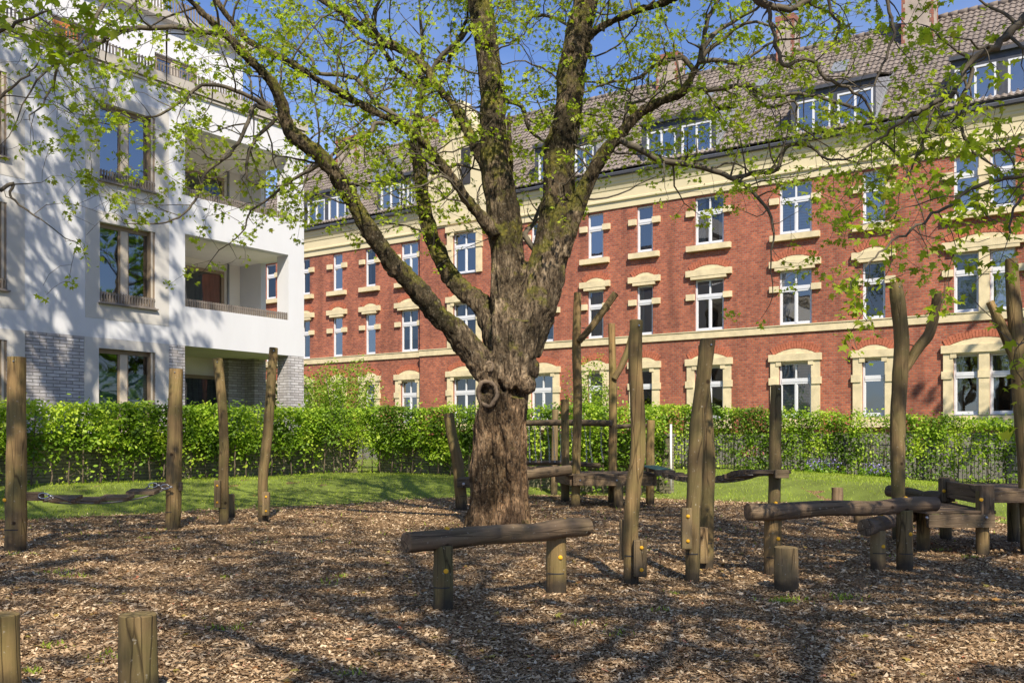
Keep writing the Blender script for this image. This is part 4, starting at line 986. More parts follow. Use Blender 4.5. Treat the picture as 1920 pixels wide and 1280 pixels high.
# foreground stumps
def stump(label, px, ytop, w_, Y, h=None, mat='wood'):
    t = P(px, ytop, Y); gz = g(t.x, t.y); root = empty('timber_stump', (t.x, t.y, gz)); off = root.location.copy(); r = w_/2/F*Y
    timber('stump_body', [(t.x, t.y, gz-.1), (t.x+.003, t.y, gz*.66+t.z*.34-.06), (t.x-.002, t.y, gz*.33+t.z*.67-.02), (t.x, t.y, t.z)], [r*1.0, r*1.02, r*1.0, r*.99], mat, root, off, 4, .05)
    tag(root, label, 'stump', 'short round timber stumps in the chips'); return root
stump('foreground stump at the bottom left corner, cut by the frame', 0, 1152, 70, 5.5)
stump('foreground stump standing free in the chips, second from the left corner', 259, 1152, 70, 5.5)
stump('pale short stump in front of the right balance log', 1474, 1026, 44, 9.85, mat='woodpale')
stump('small stump on the lawn edge behind the right balance log', 1570, 914, 21, 21.0, mat='woodgrey')
stump('low stump just behind the right balance log', 1613, 960, 24, 17.7, mat='woodpale')
stump('slim stump right behind the third slim pole on the left', 434, 926, 12, 19.0, mat='woodpale')

# front balance log
def balance(label, ends, w0, w1, posts, mat='woodgrey', caps=()):
    A = P(*ends[0]); B = P(*ends[1]); m = (A+B)/2; root = empty('balance_log', (m.x, m.y, g(m.x, m.y))); off = root.location.copy()
    r0 = w0/2/F*ends[0][2]; r1 = w1/2/F*ends[1][2]
    q = [A+(B-A)*t+Vector((0, 0, dz)) for t, dz in ((0, 0), (.18, -.004), (.36, .008), (.52, .0), (.68, -.012), (.85, .012), (1, .004))]
    timber('log', q, [r0*(1-t)+r1*t+e for t, e in ((0, 0), (.18, .001), (.36, -.004), (.52, -.006), (.68, -.004), (.85, .003), (1, -.002))], mat, root, off, 4, .09)
    for (px, yb_, w_, t, mt) in posts:
        Y = gy(yb_); p = P(px, yb_, Y); gz = g(p.x, p.y); r = w_/2/F*Y; L_ = A+(B-A)*t
        tp = Vector((p.x, p.y, L_.z-.5*(r0+r1)*.6))
        po = timber('support_post', [(p.x, p.y, gz-.12), (p.x, p.y, (gz+tp.z)/2), tp], [r, r*1.01, r*.97], mt, root, off, 4, .06)
        bolt(root, (p.x+r*.35, p.y-r*.95, gz+(tp.z-gz)*.62), TOCAM, .022, 'yellow', off)
        b = MB(); c = Vector((p.x, p.y, gz+.2))-off
        for i in range(8):
            a0 = -1.0+i*.22; a1 = a0+.22; q0, q1 = [Vector((math.sin(a)*(r+.004), -math.cos(a)*(r+.004), 0)) for a in (a0, a1)]
            b.quad(c+q0-Vector((0, 0, .005)), c+q1-Vector((0, 0, .005)), c+q1+Vector((0, 0, .005)), c+q0+Vector((0, 0, .005)))
        b.build('saw_cut', M['dark'], root)
        bolt(root, L_+Vector((0, -.01, (r0+r1)/2-.002)), (0, 0, 1), .024, 'yellow', off)
    tag(root, label, 'balance log', 'low horizontal balance logs'); return root
balance('thick balance log on two short posts in front of the big tree', [(762, 1016, 8.45), (1100, 988, 9.85)], 39, 36, [(831, 1140, 37, .2, 'wood'), (1043, 1106, 38, .86, 'wood')])
balance('long dark balance log on the right, behind the pale stump', [(1402, 960, 10.8), (1755, 945, 11.35)], 33, 28, [(1449, 1074, 33, .14, 'wood'), (1696, 1068, 30, .83, 'wood')], mat='deck')
balance('short dark balance log pointing at the viewer, under the right long log', [(1624, 988, 10.9), (1735, 958, 14.2)], 32, 26, [(1646, 1068, 28, .2, 'woodpale')], mat='deck')
balance('pale log lying behind the tall forked post on the right', [(1668, 920, 15.6), (1768, 934, 14.4)], 22, 22, [(1700, 985, 22, .35, 'wood')])

# left group
r1_, o1_, Y1, rr1 = post('thick tall post at the far left holding the plank bridge', [(29, 1032, 38), (30, 930, 37), (31, 800, 35), (31, 670, 33)])
bolt(r1_, P(17, 936, Y1)+Vector((0, -rr1[0]*.85, 0)), TOCAM, .024, 'yellow', o1_)
r2_, o2_, Y2, rr2 = post('post holding the far end of the plank bridge on the left', [(324, 992, 27), (326, 900, 28), (328, 800, 28), (330, 692, 25)])
r3_, o3_, Y3, rr3 = post('slim bent post between the bridge post and the fourth left pole', [(420, 984, 18), (419, 900, 19), (420, 830, 18), (416, 750, 18), (408, 673, 19)])
block(r3_, o3_, 408, 900, 951, 11, Y3, -.12)
r4_, o4_, Y4, rr4 = post('slim curved post nearest the tree in the left group', [(494, 979, 18), (493, 900, 18), (503, 800, 19), (508, 720, 18), (513, 652, 16)])
block(r4_, o4_, 499, 922, 966, 13, Y4, -.13)
# plank bridge
br = empty('plank_bridge', (-6.3, 15, .6)); off = br.location.copy(); tag(br, 'sagging plank bridge hung between the two thick left posts', 'rope bridge')
board('cross_beam', P(62, 930, 13.25), (.14, 0, 0), (0, .035, 0), (0, 0, .06), 'deck', br, off)
board('cross_beam', P(315, 911, 16.35), (.24, .0, 0), (0, .035, 0), (0, 0, .07), 'deck', br, off)
pk = [(118, 934, 14.0), (163, 937, 14.7), (219, 932, 15.4), (268, 921, 16.0)]
for (px, py, Y) in pk:
    c = P(px, py, Y); board('plank', c, (.235, 0, R.uniform(-.01, .01)), (0, .13, .02), (0, 0, .026), 'deck', br, off)
    board('plank_batten', c+Vector((0, 0, -.05)), (.16, 0, 0), (0, .05, 0), (0, 0, .018), 'rope', br, off) if False else None
b = MB()
for s in (-.17, .17):
    q = [P(80, 928, 13.35)+Vector((s*.6, 0, 0))]+[P(*k)+Vector((s, 0, -.05)) for k in pk]+[P(300, 911, 16.3)+Vector((s, 0, 0))]
    p, r = rings_pts([x-off for x in q], [.014]*len(q), 5); b.tube(p, r, 7)
b.build('rope', M['rope'], br, True)
def shackle(parent, c, off, ax=Vector((1, 0, 0)), s=.05):
    b = MB(); c = Vector(c)-off
    b.tube([c+Vector((math.cos(a)*s*1.5, 0, math.sin(a)*s*.75)) for a in np.linspace(.3, 2*math.pi-.3, 14)], [.009]*14, 7)
    b.tube([c+Vector((s*1.3, 0, 0)), c+Vector((s*2.4, 0, -.01))], [.017, .016], 8)
    return b.build('shackle', M['metal'], parent, True)
for px, py, Y, in ((82, 929, 13.2), (86, 932, 13.5), (287, 909, 16.2), (310, 912, 16.15)): shackle(br, P(px, py, Y), off)

# middle posts
r5_, o5_, Y5, rr5 = post('tall curved post standing alone in the middle, right of the tree', [(1184, 1090, 29), (1183, 1000, 28), (1187, 920, 29), (1196, 850, 29), (1195, 760, 27), (1191, 680, 26), (1193, 601, 25)])
block(r5_, o5_, 1200, 1012, 1080, 24, Y5, -.13); block(r5_, o5_, 1167, 973, 1048, 10, Y5, .10, False)
r6_, o6_, Y6, rr6 = post('leaning front post of the crossed pair', [(1298, 1084, 27), (1299, 1000, 27), (1302, 900, 28), (1307, 800, 28), (1318, 715, 28), (1327, 637, 29)])
block(r6_, o6_, 1287, 952, 1028, 19, Y6, -.12)
r7_, o7_, Y7, rr7 = post('rear post of the crossed pair, bulging at mid height', [(1325, 1064, 26), (1326, 950, 26), (1329, 860, 25), (1327, 790, 20), (1322, 720, 18), (1318, 648, 18)])
block(r7_, o7_, 1319, 988, 1055, 15, Y7, -.12, False)
# post of chain bridge
r8_, o8_, Y8, rr8 = post('straight post holding the right end of the chain bridge', [(1451, 1016, 24), (1452, 930, 23), (1453, 860, 23), (1454, 790, 22), (1455, 722, 19)])
# forked posts
def forked(label, pts, fork, mat='wood', wire=None, Y=None):
    root, off, Y, rr = post(label, pts, 'forked_post', mat=mat, Y=Y)
    W = [P(a, b_, Y) for a, b_, c in fork]; timber('side_branch', W, [c/2/F*Y for a, b_, c in fork], mat, root, off, 5)
    if wire:
        b = MB(); b.tube([P(*wire[0], Y)-off, P(*wire[1], Y)-off], [.008, .008], 6); b.build('brace_rod', M['darkmetal'], root, True)
    return root
forked('very tall forked post on the right, rising above the balance logs', [(1686, 1012, 24), (1684, 900, 25), (1683, 800, 28), (1688, 700, 28), (1690, 630, 27), (1684, 570, 27), (1679, 532, 24)],
       [(1696, 694, 16), (1720, 655, 20), (1742, 625, 20), (1752, 590, 18), (1757, 550, 17)], wire=((1699, 644), (1716, 649)))
forked('forked post cut by the right edge of the picture', [(1930, 1036, 30), (1926, 900, 31), (1918, 780, 32), (1910, 680, 30), (1902, 580, 27), (1896, 486, 22)],
       [(1908, 690, 18), (1892, 645, 20), (1872, 600, 18), (1856, 566, 14)], Y=12.8)

# main climbing platform
pf = empty('climbing_platform', (2.6, 22.5, 0)); off = pf.location.copy(); tag(pf, 'timber climbing platform with tall forked poles right behind the tree', 'climbing frame')
def pole(pts, Y, mat='wood', name='upright_pole', par=pf, o=None, foot=True):
    W = [P(a, b_, Y) for a, b_, c in pts]; 
    if foot: W[0].z = g(W[0].x, W[0].y)-.1
    return timber(name, W, [c/2/F*Y for a, b_, c in pts], mat, par, off if o is None else o, 4)
pole([(1079, 950, 17), (1081, 850, 16), (1083, 760, 17), (1081, 650, 17), (1083, 549, 14)], 21.6)
pole([(1086, 640, 12), (1115, 605, 13), (1154, 550, 13)], 21.5, name='side_branch', foot=False)
b = MB(); b.tube([P(1090, 614, 21.5)-off, P(1102, 617, 21.5)-off], [.01, .01], 6); b.build('brace_rod', M['darkmetal'], pf)
pole([(1148, 945, 16), (1149, 850, 16), (1149, 740, 15), (1147, 607, 13)], 23.4)
pole([(1152, 710, 11), (1168, 680, 12), (1182, 640, 12), (1190, 600, 12)], 23.3, name='side_branch', foot=False)
pole([(1060, 942, 16), (1060, 850, 15), (1059, 749, 15)], 23.4)
pole([(1219, 944, 16), (1219, 870, 16), (1220, 788, 15)], 22.9)
pole([(1159, 953, 18), (1160, 925, 18), (1160, 900, 18)], 21.4, 'woodpale')
pole([(1039, 920, 13), (1040, 850, 12), (1041, 768, 12)], 27.0, 'woodpale')
ez = P(1100, 888, 22).z
c0 = P(1074, 900, 21.5); c1 = P(1222, 900, 21.5); mid = (c0+c1)/2
board('deck_beam', (mid.x, 21.35, ez-.13), ((c1.x-c0.x)/2, 0, 0), (0, .04, 0), (0, 0, .11), 'woodgrey', pf, off)
board('deck_beam', (c0.x-.15, 22.4, ez-.13), (-.12, .95, 0), (.04, 0, 0), (0, 0, .11), 'woodgrey', pf, off)
board('deck_beam', (c1.x+.05, 22.3, ez-.13), (0, .95, 0), (.04, 0, 0), (0, 0, .11), 'woodgrey', pf, off)
bolt(pf, (c0.x+.15, 21.3, ez-.12), TOCAM, .02, 'metal', off); bolt(pf, (c1.x-.8, 21.3, ez-.12), TOCAM, .02, 'metal', off)
for i in range(10):
    y = 21.45+i*.195; board('deck_board', ((c0.x+c1.x)/2-.06, y, ez+.005+R.uniform(-.004, .004)), ((c1.x-c0.x)/2+.12, 0, 0), (0, .09, 0), (0, 0, .022), 'deck', pf, off)
for i in range(7):      # lower landing running left behind the tree
    x = P(985, 880, 25).x+i*.21-.35; board('landing_board', (x, 25.0, 1.5-57/F*25), (.095, 0, 0), (0, .6, 0), (0, 0, .03), 'deck', pf, off)
# handrail log with chains
timber('handrail', [P(900, 795, 25.2), P(985, 793, 24.8), P(1060, 792, 24.2), P(1148, 793, 23.3)], [.075, .075, .08, .08], 'woodgrey', pf, off, 5)
timber('handrail', [P(1150, 800, 23.6), P(1190, 798, 23.6), P(1226, 797, 23.2)], [.055, .055, .055], 'woodgrey', pf, off, 4)
timber('roller', [P(960, 868, 24.6), P(1048, 867, 24.3), P(1125, 873, 23.8)], [.06, .06, .06], 'deck', pf, off, 4)
timber('roller', [P(950, 878, 25.2), P(1050, 876, 24.9)], [.05, .05], 'deck', pf, off, 4)
def chain(pts, parent, off, link=.05, r=.006):
    b = MB(); p, _ = rings_pts([Vector(q)-off for q in pts], [1]*len(pts), 6); i = 0
    L = sum((p[i+1]-p[i]).length for i in range(len(p)-1)); n = max(2, int(L/(link*.8))); k = 0
    cum = [0]
    for i in range(len(p)-1): cum.append(cum[-1]+(p[i+1]-p[i]).length)
    for j in range(n):
        s = (j+.5)/n*L
        while k < len(p)-2 and cum[k+1] < s: k += 1
        t = (s-cum[k])/max(1e-6, cum[k+1]-cum[k]); c = p[k].lerp(p[k+1], t); d = (p[k+1]-p[k]).normalized()
        u = Vector((1, 0, 0)) if j % 2 else Vector((0, 1, 0)); u = (u-d*u.dot(d)).normalized()
        b.tube([c+d*math.cos(a)*link*.55+u*math.sin(a)*link*.3 for a in np.linspace(0, 2*math.pi, 9)], [r]*9, 4, False)
    return b.build('chain', M['metal'], parent, True)
for px in (992, 1002, 1013, 1026, 1037, 1049, 1071, 1096, 1107, 1128):
    Y = 24.4-(px-992)*.005; chain([P(px, 799, Y), P(px+R.uniform(-1, 4), 835, Y+.05), P(px+R.uniform(0, 5), 866, Y)], pf, off)
# inclined log between the leaning post and the platform
il = empty('inclined_log', P(960, 890, 21.5)); io = il.location.copy(); il.location.z = 0; io.z = 0
timber('log', [P(862, 904, 20.9), P(930, 899, 21.1), P(1000, 888, 21.2), P(1070, 880, 21.4)], [.11, .12, .12, .11], 'woodgrey', il, io, 5)
board('end_cleat', P(880, 905, 20.75), (.26, 0, 0), (0, .05, 0), (0, 0, .10), 'deck', il, io); bolt(il, P(869, 907, 20.68), TOCAM, .03, 'metal', io)
tag(il, 'sloping log from the leaning short post up to the climbing platform', 'balance log', 'low horizontal balance logs')
post('leaning crooked short post left of the tree trunk', [(866, 957, 22), (862, 900, 22), (855, 850, 21), (846, 810, 20), (841, 775, 19)], Y=21.1)

# chain bridge of small blocks
cb = empty('block_bridge', P(1330, 900, 18)); cb.location.z = 0; co_ = cb.location.copy(); tag(cb, 'hanging bridge of small wooden blocks from the climbing platform to a post', 'rope bridge')
cp = [P(1213, 876, 21.9), P(1262, 889, 20.4), P(1295, 897, 19.2), P(1340, 899, 17.7), P(1380, 893, 16.4), P(1402, 886, 15.7), P(1432, 884, 14.7)]
pp, _ = rings_pts(cp, [1]*len(cp), 3)
for i in range(1, len(pp)-1):
    d = (pp[i+1]-pp[i-1]).normalized(); s = d.cross(Vector((0, 0, 1))).normalized(); u = s.cross(d)
    board('bridge_block', pp[i], s*.22, d*.075, u*.04, 'deck', cb, co_)
board('rubber_mat', pp[1]+Vector((0, 0, .05)), (.20, 0, 0), (pp[3]-pp[0])*.30, (0, 0, .008), 'deck', cb, co_).data.materials[0] = M['rubber']
b = MB()
for s in (-.17, .17):
    q = [x+Vector((s, 0, -.05))-co_ for x in pp]; b.tube(q, [.012]*len(q), 6)
b.build('rope', M['rope'], cb, True)
board('cross_beam', P(1440, 884, 14.25), (.30, 0, 0), (0, .14, 0), (0, 0, .025), 'deck', cb, co_)
board('cross_beam', P(1465, 888, 14.10), (.10, 0, 0), (0, .05, 0), (0, 0, .06), 'woodgrey', cb, co_)
board('cross_beam', P(1212, 876, 22.0), (.26, 0, 0), (0, .12, 0), (0, 0, .05), 'deck', cb, co_)

# right low platform
rp = empty('low_platform', (5.9, 13, 0)); ro_ = rp.location.copy(); tag(rp, 'low wooden platform with raised beams at the right edge', 'platform')
dz = P(1790, 958, 12.9).z
def leg(px, ybt, ztop, w_=24, mat='wood'):
    Y = gy(ybt); p = P(px, ybt, Y); timber('leg', [(p.x, p.y, -.1), (p.x, p.y, .2), (p.x, p.y, ztop)], [w_/2/F*Y]*3, mat, rp, ro_, 3)
leg(1731, 1034, dz-.04, 24); leg(1842, 1041, dz+.28, 24); leg(1773, 1011, dz+.38, 22); leg(1900, 1015, dz+.3, 22)
xa, xb = P(1718, 968, 12.9).x, P(1860, 968, 12.6).x
board('deck_beam', ((xa+xb)/2, 12.55, dz-.10), ((xb-xa)/2, 0, 0), (0, .04, 0), (0, 0, .085), 'woodgrey', rp, ro_)
for px in (1738, 1850): bolt(rp, P(px, 970, 12.5), TOCAM, .018, 'metal', ro_)
for i in range(9): board('deck_board', ((xa+xb)/2, 12.65+i*.21, dz+.01+R.uniform(-.003, .003)), ((xb-xa)/2+.03, 0, 0), (0, .098, 0), (0, 0, .022), 'deck', rp, ro_)
p0, p1 = P(1775, 916, 14.5), P(1850, 929, 12.75)
d = p1-p0; board('raised_beam', (p0+p1)/2, d/2, Vector((d.y, -d.x, 0)).normalized()*.05, (0, 0, .12), 'woodgrey', rp, ro_)
board('raised_beam', (p0+p1)/2+Vector((0, 0, -.24)), d/2, Vector((d.y, -d.x, 0)).normalized()*.03, (0, 0, .05), 'deck', rp, ro_)
board('beam_end', P(1775, 918, 14.42), (.09, 0, 0), (0, .09, 0), (0, 0, .17), 'woodgrey', rp, ro_); board('beam_end', P(1847, 938, 12.62), (.085, 0, 0), (0, .085, 0), (0, 0, .20), 'woodgrey', rp, ro_)
bolt(rp, P(1770, 920, 14.30), TOCAM, .025, 'yellow', ro_); bolt(rp, P(1840, 936, 12.50), TOCAM, .025, 'yellow', ro_)
p0 = P(1862, 931, 12.6); board('raised_beam', (p0.x+.75, 12.6, p0.z), (.78, 0, 0), (0, .05, 0), (0, 0, .075), 'woodgrey', rp, ro_)
q0, q1 = P(1775, 916, 14.5), P(1850, 929, 12.75)
for i in range(8):
    y = 12.75+i*.2; xl = q1.x+(q0.x-q1.x)*(y-q1.y)/(q0.y-q1.y)+.06; xr = p0.x+1.5
    board('upper_board', ((xl+xr)/2, y, p0.z+.085), ((xr-xl)/2, 0, 0), (0, .09, 0), (0, 0, .018), 'deck', rp, ro_)

# ------------------------------------------------------------ trees
def grow(start, d, length, r0, lvl, out, tips, step=.22, wig=.26, up=.04, bounds=None, kids=1.0):
    p = Vector(start); d = Vector(d).normalized(); pts = [p.copy()]; n = max(3, int(length/step)); rr = [r0]
    for i in range(n):
        d = (d+Vector((R.gauss(0, wig), R.gauss(0, wig), R.gauss(0, wig)+up))).normalized()
        p = p+d*step*R.uniform(.75, 1.2); pts.append(p.copy()); rr.append(max(.0035, r0*(1-.8*(i+1)/n)))
        if lvl > 0 and i > 0 and R.random() < .62*kids:
            s = Vector((R.gauss(0, 1), R.gauss(0, 1), R.gauss(0, 1)+.2)); s = (s-d*s.dot(d)).normalized()
            cd_ = (d*R.uniform(.4, .9)+s).normalized(); grow(p, cd_, length*R.uniform(.3, .6)*(1-.4*i/n), rr[-1]*.6, lvl-1, out, tips, step*.85, wig, up, bounds, kids)
        if lvl <= 1 and i >= n*.35 and R.random() < .55: tips.append((p.copy(), d.copy(), lvl))
    tips.append((p.copy(), d.copy(), lvl)); out.append((pts, rr))
def twig_mesh(name, out, parent, off, mat='twig'):
    b = MB()
    for pts, rr in out:
        b.tube([q-off for q in pts], rr, 5 if rr[0] > .012 else 3, False)
    return b.build(name, M[mat], parent, True)
def clusters(tips, per, size, spread=.10, off=Vector((0, 0, 0)), keepf=1.0, clump=0, thin=0, visf=1):
    c = []; s = []; t = []
    for p, d, l in tips:
        if thin and p.z < 1.7+.47*p.y and p.y > 3 and R.random() > thin: continue
        if clump and p.y < 14 and noise.noise(p*clump)+.35*noise.noise(p*clump*2.7) < -.09: continue
        if R.random() > keepf: continue
        k = R.randint(max(1, per-2), per+3); base = R.random(); vs = visf if (visf != 1 and p.z < 1.7+.47*p.y and p.y > 3) else 1; spr = spread*(.75 if vs < 1 else 1)
        for i in range(k):
            c.append(p-off+Vector((R.gauss(0, spr), R.gauss(0, spr), R.gauss(-.03, spr*.8)))); s.append(vs*size*R.uniform(.5, 1.35)); t.append(min(1, max(0, base*.6+R.random()*.4)))
    return np.array([tuple(q) for q in c]), np.array(s), np.array(t)

TY = 17.1
base = P(932, 985, TY)
mt = empty('maple_tree', (base.x, base.y, 0)); mo = mt.location.copy()
tag(mt, 'huge spreading tree with burred trunk and fresh yellow-green leaves in the centre', 'tree')
def LP(l): return [P(a, b_, TY+dy) for a, b_, w_, dy in l], [w_/2/F*(TY+dy) for a, b_, w_, dy in l]
limbs = {
 'trunk': [(932, 1010, 128, 0), (932, 985, 106, 0), (934, 950, 96, 0), (936, 900, 92, 0), (938, 850, 91, 0), (940, 800, 90, 0), (945, 745, 92, 0), (953, 700, 94, 0), (962, 650, 92, 0), (970, 610, 92, 0)],
 'A': [(958, 660, 80, .0), (958, 600, 78, .05), (953, 540, 74, .1), (951, 480, 70, .1), (946, 420, 68, .1), (937, 360, 64, .1), (927, 300, 58, .1), (924, 240, 53, .1), (924, 180, 50, .1), (918, 120, 47, .1), (909, 60, 48, .1), (900, 0, 48, .1), (888, -90, 42, .1), (880, -190, 36, .2), (890, -300, 28, .3), (880, -400, 20, .4)],
 'B': [(975, 660, 80, -.1), (995, 600, 82, -.1), (1016, 540, 80, -.15), (1030, 480, 78, -.15), (1040, 430, 72, -.2), (1046, 370, 64, -.2), (1048, 300, 60, -.25), (1058, 240, 57, -.3), (1068, 190, 55, -.3), (1072, 140, 54, -.3), (1082, 80, 50, -.3), (1098, 0, 48, -.35), (1110, -80, 44, -.4), (1130, -170, 36, -.4), (1120, -270, 28, -.5), (1135, -370, 20, -.5)],
 'C': [(1052, 480, 36, -.3), (1066, 440, 36, -.35), (1085, 385, 32, -.4), (1108, 330, 29, -.4), (1135, 285, 26, -.5), (1160, 255, 25, -.5), (1200, 212, 22, -.6), (1240, 190, 20, -.7), (1280, 172, 19, -.8), (1297, 145, 15, -.8), (1311, 117, 13, -.9)],
 'D': [(945, 715, 66, -.15), (915, 690, 60, -.3), (885, 660, 48, -.4), (850, 618, 44, -.5), (800, 563, 41, -.7), (760, 520, 39, -.8), (722, 475, 36, -1), (695, 435, 37, -1.1), (665, 385, 33, -1.2), (635, 335, 33, -1.3), (600, 293, 33, -1.4), (562, 262, 30, -1.5), (540, 240, 27, -1.5), (528, 200, 22, -1.6), (514, 160, 22, -1.7), (485, 128, 21, -1.8), (457, 100, 20, -1.9), (425, 66, 18, -2), (370, 15, 16, -2.2), (330, -30, 13, -2.4)],
 'E': [(948, 680, 44, .15), (928, 640, 46, .2), (918, 600, 48, .3), (902, 568, 48, .4), (872, 548, 42, .5), (842, 510, 38, .6), (818, 465, 34, .7), (803, 425, 31, .8), (793, 370, 28, .9), (787, 320, 27, 1), (780, 285, 25, 1), (780, 250, 22, 1.1), (784, 215, 19, 1.2), (792, 170, 18, 1.2)],
 'E2': [(792, 168, 13, 1.2), (770, 150, 13, 1.3), (745, 130, 12, 1.3), (728, 110, 10, 1.3), (712, 85, 9, 1.3)],
 'E3': [(797, 160, 12, 1.2), (822, 158, 12, 1.1), (838, 138, 12, 1.1), (843, 108, 11, 1.1), (862, 70, 10, 1), (875, 35, 9, 1), (880, 0, 8, 1), (893, -60, 7, 1)],
 'F': [(925, 330, 40, .1), (903, 292, 30, .2), (886, 265, 24, .3), (868, 228, 21, .5), (841, 187, 19, .7), (813, 153, 19, .9), (794, 122, 20, 1), (765, 100, 21, 1.1), (712, 72, 20, 1.3), (672, 47, 18, 1.5), (640, 22, 17, 1.6), (605, 0, 16, 1.7), (560, -30, 13, 1.9), (500, -60, 10, 2)],
 'G': [(930, 440, 34, -.1), (907, 413, 28, -.2), (879, 378, 23, -.3), (850, 336, 20, -.4), (813, 290, 19, -.5), (786, 260, 19, -.6), (764, 238, 21, -.7), (724, 220, 18, -.8), (682, 198, 17, -.9), (630, 169, 16, -1), (577, 138, 16, -1.1), (524, 107, 15, -1.2), (470, 80, 15, -1.3), (443, 50, 14, -1.4), (412, 10, 13, -1.5), (390, -30, 11, -1.6)],
 'I': [(1085, 85, 26, -.3), (1118, 57, 18, -.5), (1150, 39, 17, -.7), (1190, 22, 17, -.9), (1260, 0, 15, -1.2), (1330, -25, 12, -1.5)],
 'K': [(957, 470, 14, .45), (956, 400, 14, .5), (955, 300, 13, .5), (954, 212, 11, .5)],
}
fins = [[(897, 1012, 52, -.30), (901, 940, 36, -.26), (906, 860, 34, -.26), (910, 790, 40, -.28), (920, 740, 44, -.3)], [(968, 1012, 50, -.34), (966, 940, 38, -.32), (961, 870, 36, -.34), (962, 800, 34, -.36), (972, 745, 40, -.36)],
        [(938, 1008, 30, -.36), (941, 940, 22, -.36), (936, 880, 18, -.37), (930, 800, 20, -.38), (932, 745, 30, -.40)], [(958, 900, 20, -.42), (957, 850, 22, -.46), (950, 790, 20, -.46), (949, 735, 22, -.48)],
        [(884, 1015, 44, .0), (898, 950, 38, -.05), (903, 860, 36, -.05), (908, 780, 36, -.05)], [(986, 1015, 40, .0), (975, 950, 36, -.05), (972, 850, 34, -.05), (972, 780, 36, -.05), (985, 700, 30, -.1)],
        [(975, 600, 40, -.42), (970, 660, 42, -.42), (958, 720, 40, -.42)], [(935, 560, 26, -.28), (938, 640, 30, -.36), (935, 710, 34, -.38)], [(1010, 560, 30, -.42), (992, 640, 34, -.36), (975, 710, 34, -.36)]]
b = MB()
for k, l in limbs.items():
    p, r = LP(l); p, r = rings_pts(p, r, 4)
    if k == 'trunk': r = [q*.84 for q in r]
    b.tube([q-mo for q in p], r, 14, True, wob=.12)
for l in fins:
    p, r = LP(l); p, r = rings_pts(p, r, 4); b.tube([q-mo for q in p], r, 12, True, wob=.15)
def blob(px, py, dy, rx, ry, rz):
    c = P(px, py, TY+dy)-mo; n = 10
    pts = [c+Vector((0, 0, rz*math.cos(math.pi*i/n))) for i in range(1, n)]; b.tube(pts, [rx*math.sin(math.pi*i/n) for i in range(1, n)], 14, True, flat=ry/rx, wob=.1)
blob(986, 722, -.46, .17, .20, .15); blob(955, 722, -.48, .11, .16, .12); blob(1000, 690, -.25, .12, .14, .18); blob(925, 720, -.35, .17, .15, .2); blob(1058, 478, -.2, .10, .12, .16); blob(1000, 560, -.3, .2, .2, .4)
blob(1072, 92, -.52, .09, .08, .1); blob(1106, 92, -.4, .07, .08, .1); blob(918, 78, -.12, .09, .1, .1); blob(948, 610, -.35, .16, .14, .4); blob(1062, 400, -.3, .07, .09, .1); blob(905, 700, -.4, .15, .15, .18)
# ring of the hollow and the knot above it, both facing the viewer and a little left
fdir = Vector((-.35, -1, .05)).normalized(); fu = Vector((1, -.35, 0)).normalized(); fv = Vector((0, 0, 1))
def torus(px, py, dy, a_, bb, r):
    c = P(px, py, TY+dy)-mo
    b.tube([c+fu*math.cos(t)*a_+fv*math.sin(t)*bb for t in np.linspace(0, 2*math.pi, 25)], [r]*25, 10, True, wob=.25)
    return c
hc = torus(914, 738, -.46, .165, .21, .06); torus(917, 742, -.36, .18, .21, .08); kc = torus(918, 688, -.50, .06, .085, .035); torus(919, 690, -.42, .06, .085, .05)
me = bpy.data.meshes.new('raw'); me.from_pydata(b.v, [], b.f); ob = bpy.data.objects.new('raw', me); col.objects.link(ob)
md = ob.modifiers.new('r', 'REMESH'); md.mode = 'VOXEL'; md.voxel_size = .022
ms = ob.modifiers.new('s', 'SMOOTH'); ms.factor = .5; ms.iterations = 2
dg = bpy.context.evaluated_depsgraph_get(); tm = bpy.data.meshes.new_from_object(ob.evaluated_get(dg)); bpy.data.objects.remove(ob)
nv = len(tm.vertices); co = np.zeros(nv*3, dtype=np.float32); nn = np.zeros(nv*3, dtype=np.float32)
tm.vertices.foreach_get('co', co); tm.vertex_normals.foreach_get('vector', nn); co = co.reshape(-1, 3); nn = nn.reshape(-1, 3)
dd = np.zeros(nv)
for i in range(nv):
    x, y, z = co[i]; big = 1.0 if z < 4.5 else .6
    dd[i] = big*(.045*noise.noise(Vector((x*3.5, y*3.5, z*.7)))+.030*abs(noise.noise(Vector((x*10, y*10, z*1.3+9))))*2+.016*noise.noise(Vector((x*22, y*22, z*9))))-(.03 if 3.2 < z < 5.6 and abs(x) < .9 else 0)*min(1, max(0, min(z-3.2, 5.6-z)))
co += nn*(dd[:, None]-.022)
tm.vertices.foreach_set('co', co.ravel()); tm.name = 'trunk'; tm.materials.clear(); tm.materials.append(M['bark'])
tm.polygons.foreach_set('use_smooth', [True]*len(tm.polygons))
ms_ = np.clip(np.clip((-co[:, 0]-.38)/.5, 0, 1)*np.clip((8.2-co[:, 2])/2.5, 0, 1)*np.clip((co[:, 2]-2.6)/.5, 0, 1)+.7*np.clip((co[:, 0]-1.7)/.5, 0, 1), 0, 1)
ms_ = np.maximum(ms_, .62*np.clip((co[:, 2]-4.8)/1.8, 0, 1)); at_ = tm.attributes.new('moss_and_shade', 'FLOAT', 'POINT'); at_.data.foreach_set('value', ms_.astype(np.float32)); tm.update()  # dark moss and limb shade put into colour; darker bark on upper stems
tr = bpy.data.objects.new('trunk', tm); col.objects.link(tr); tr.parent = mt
b = MB()
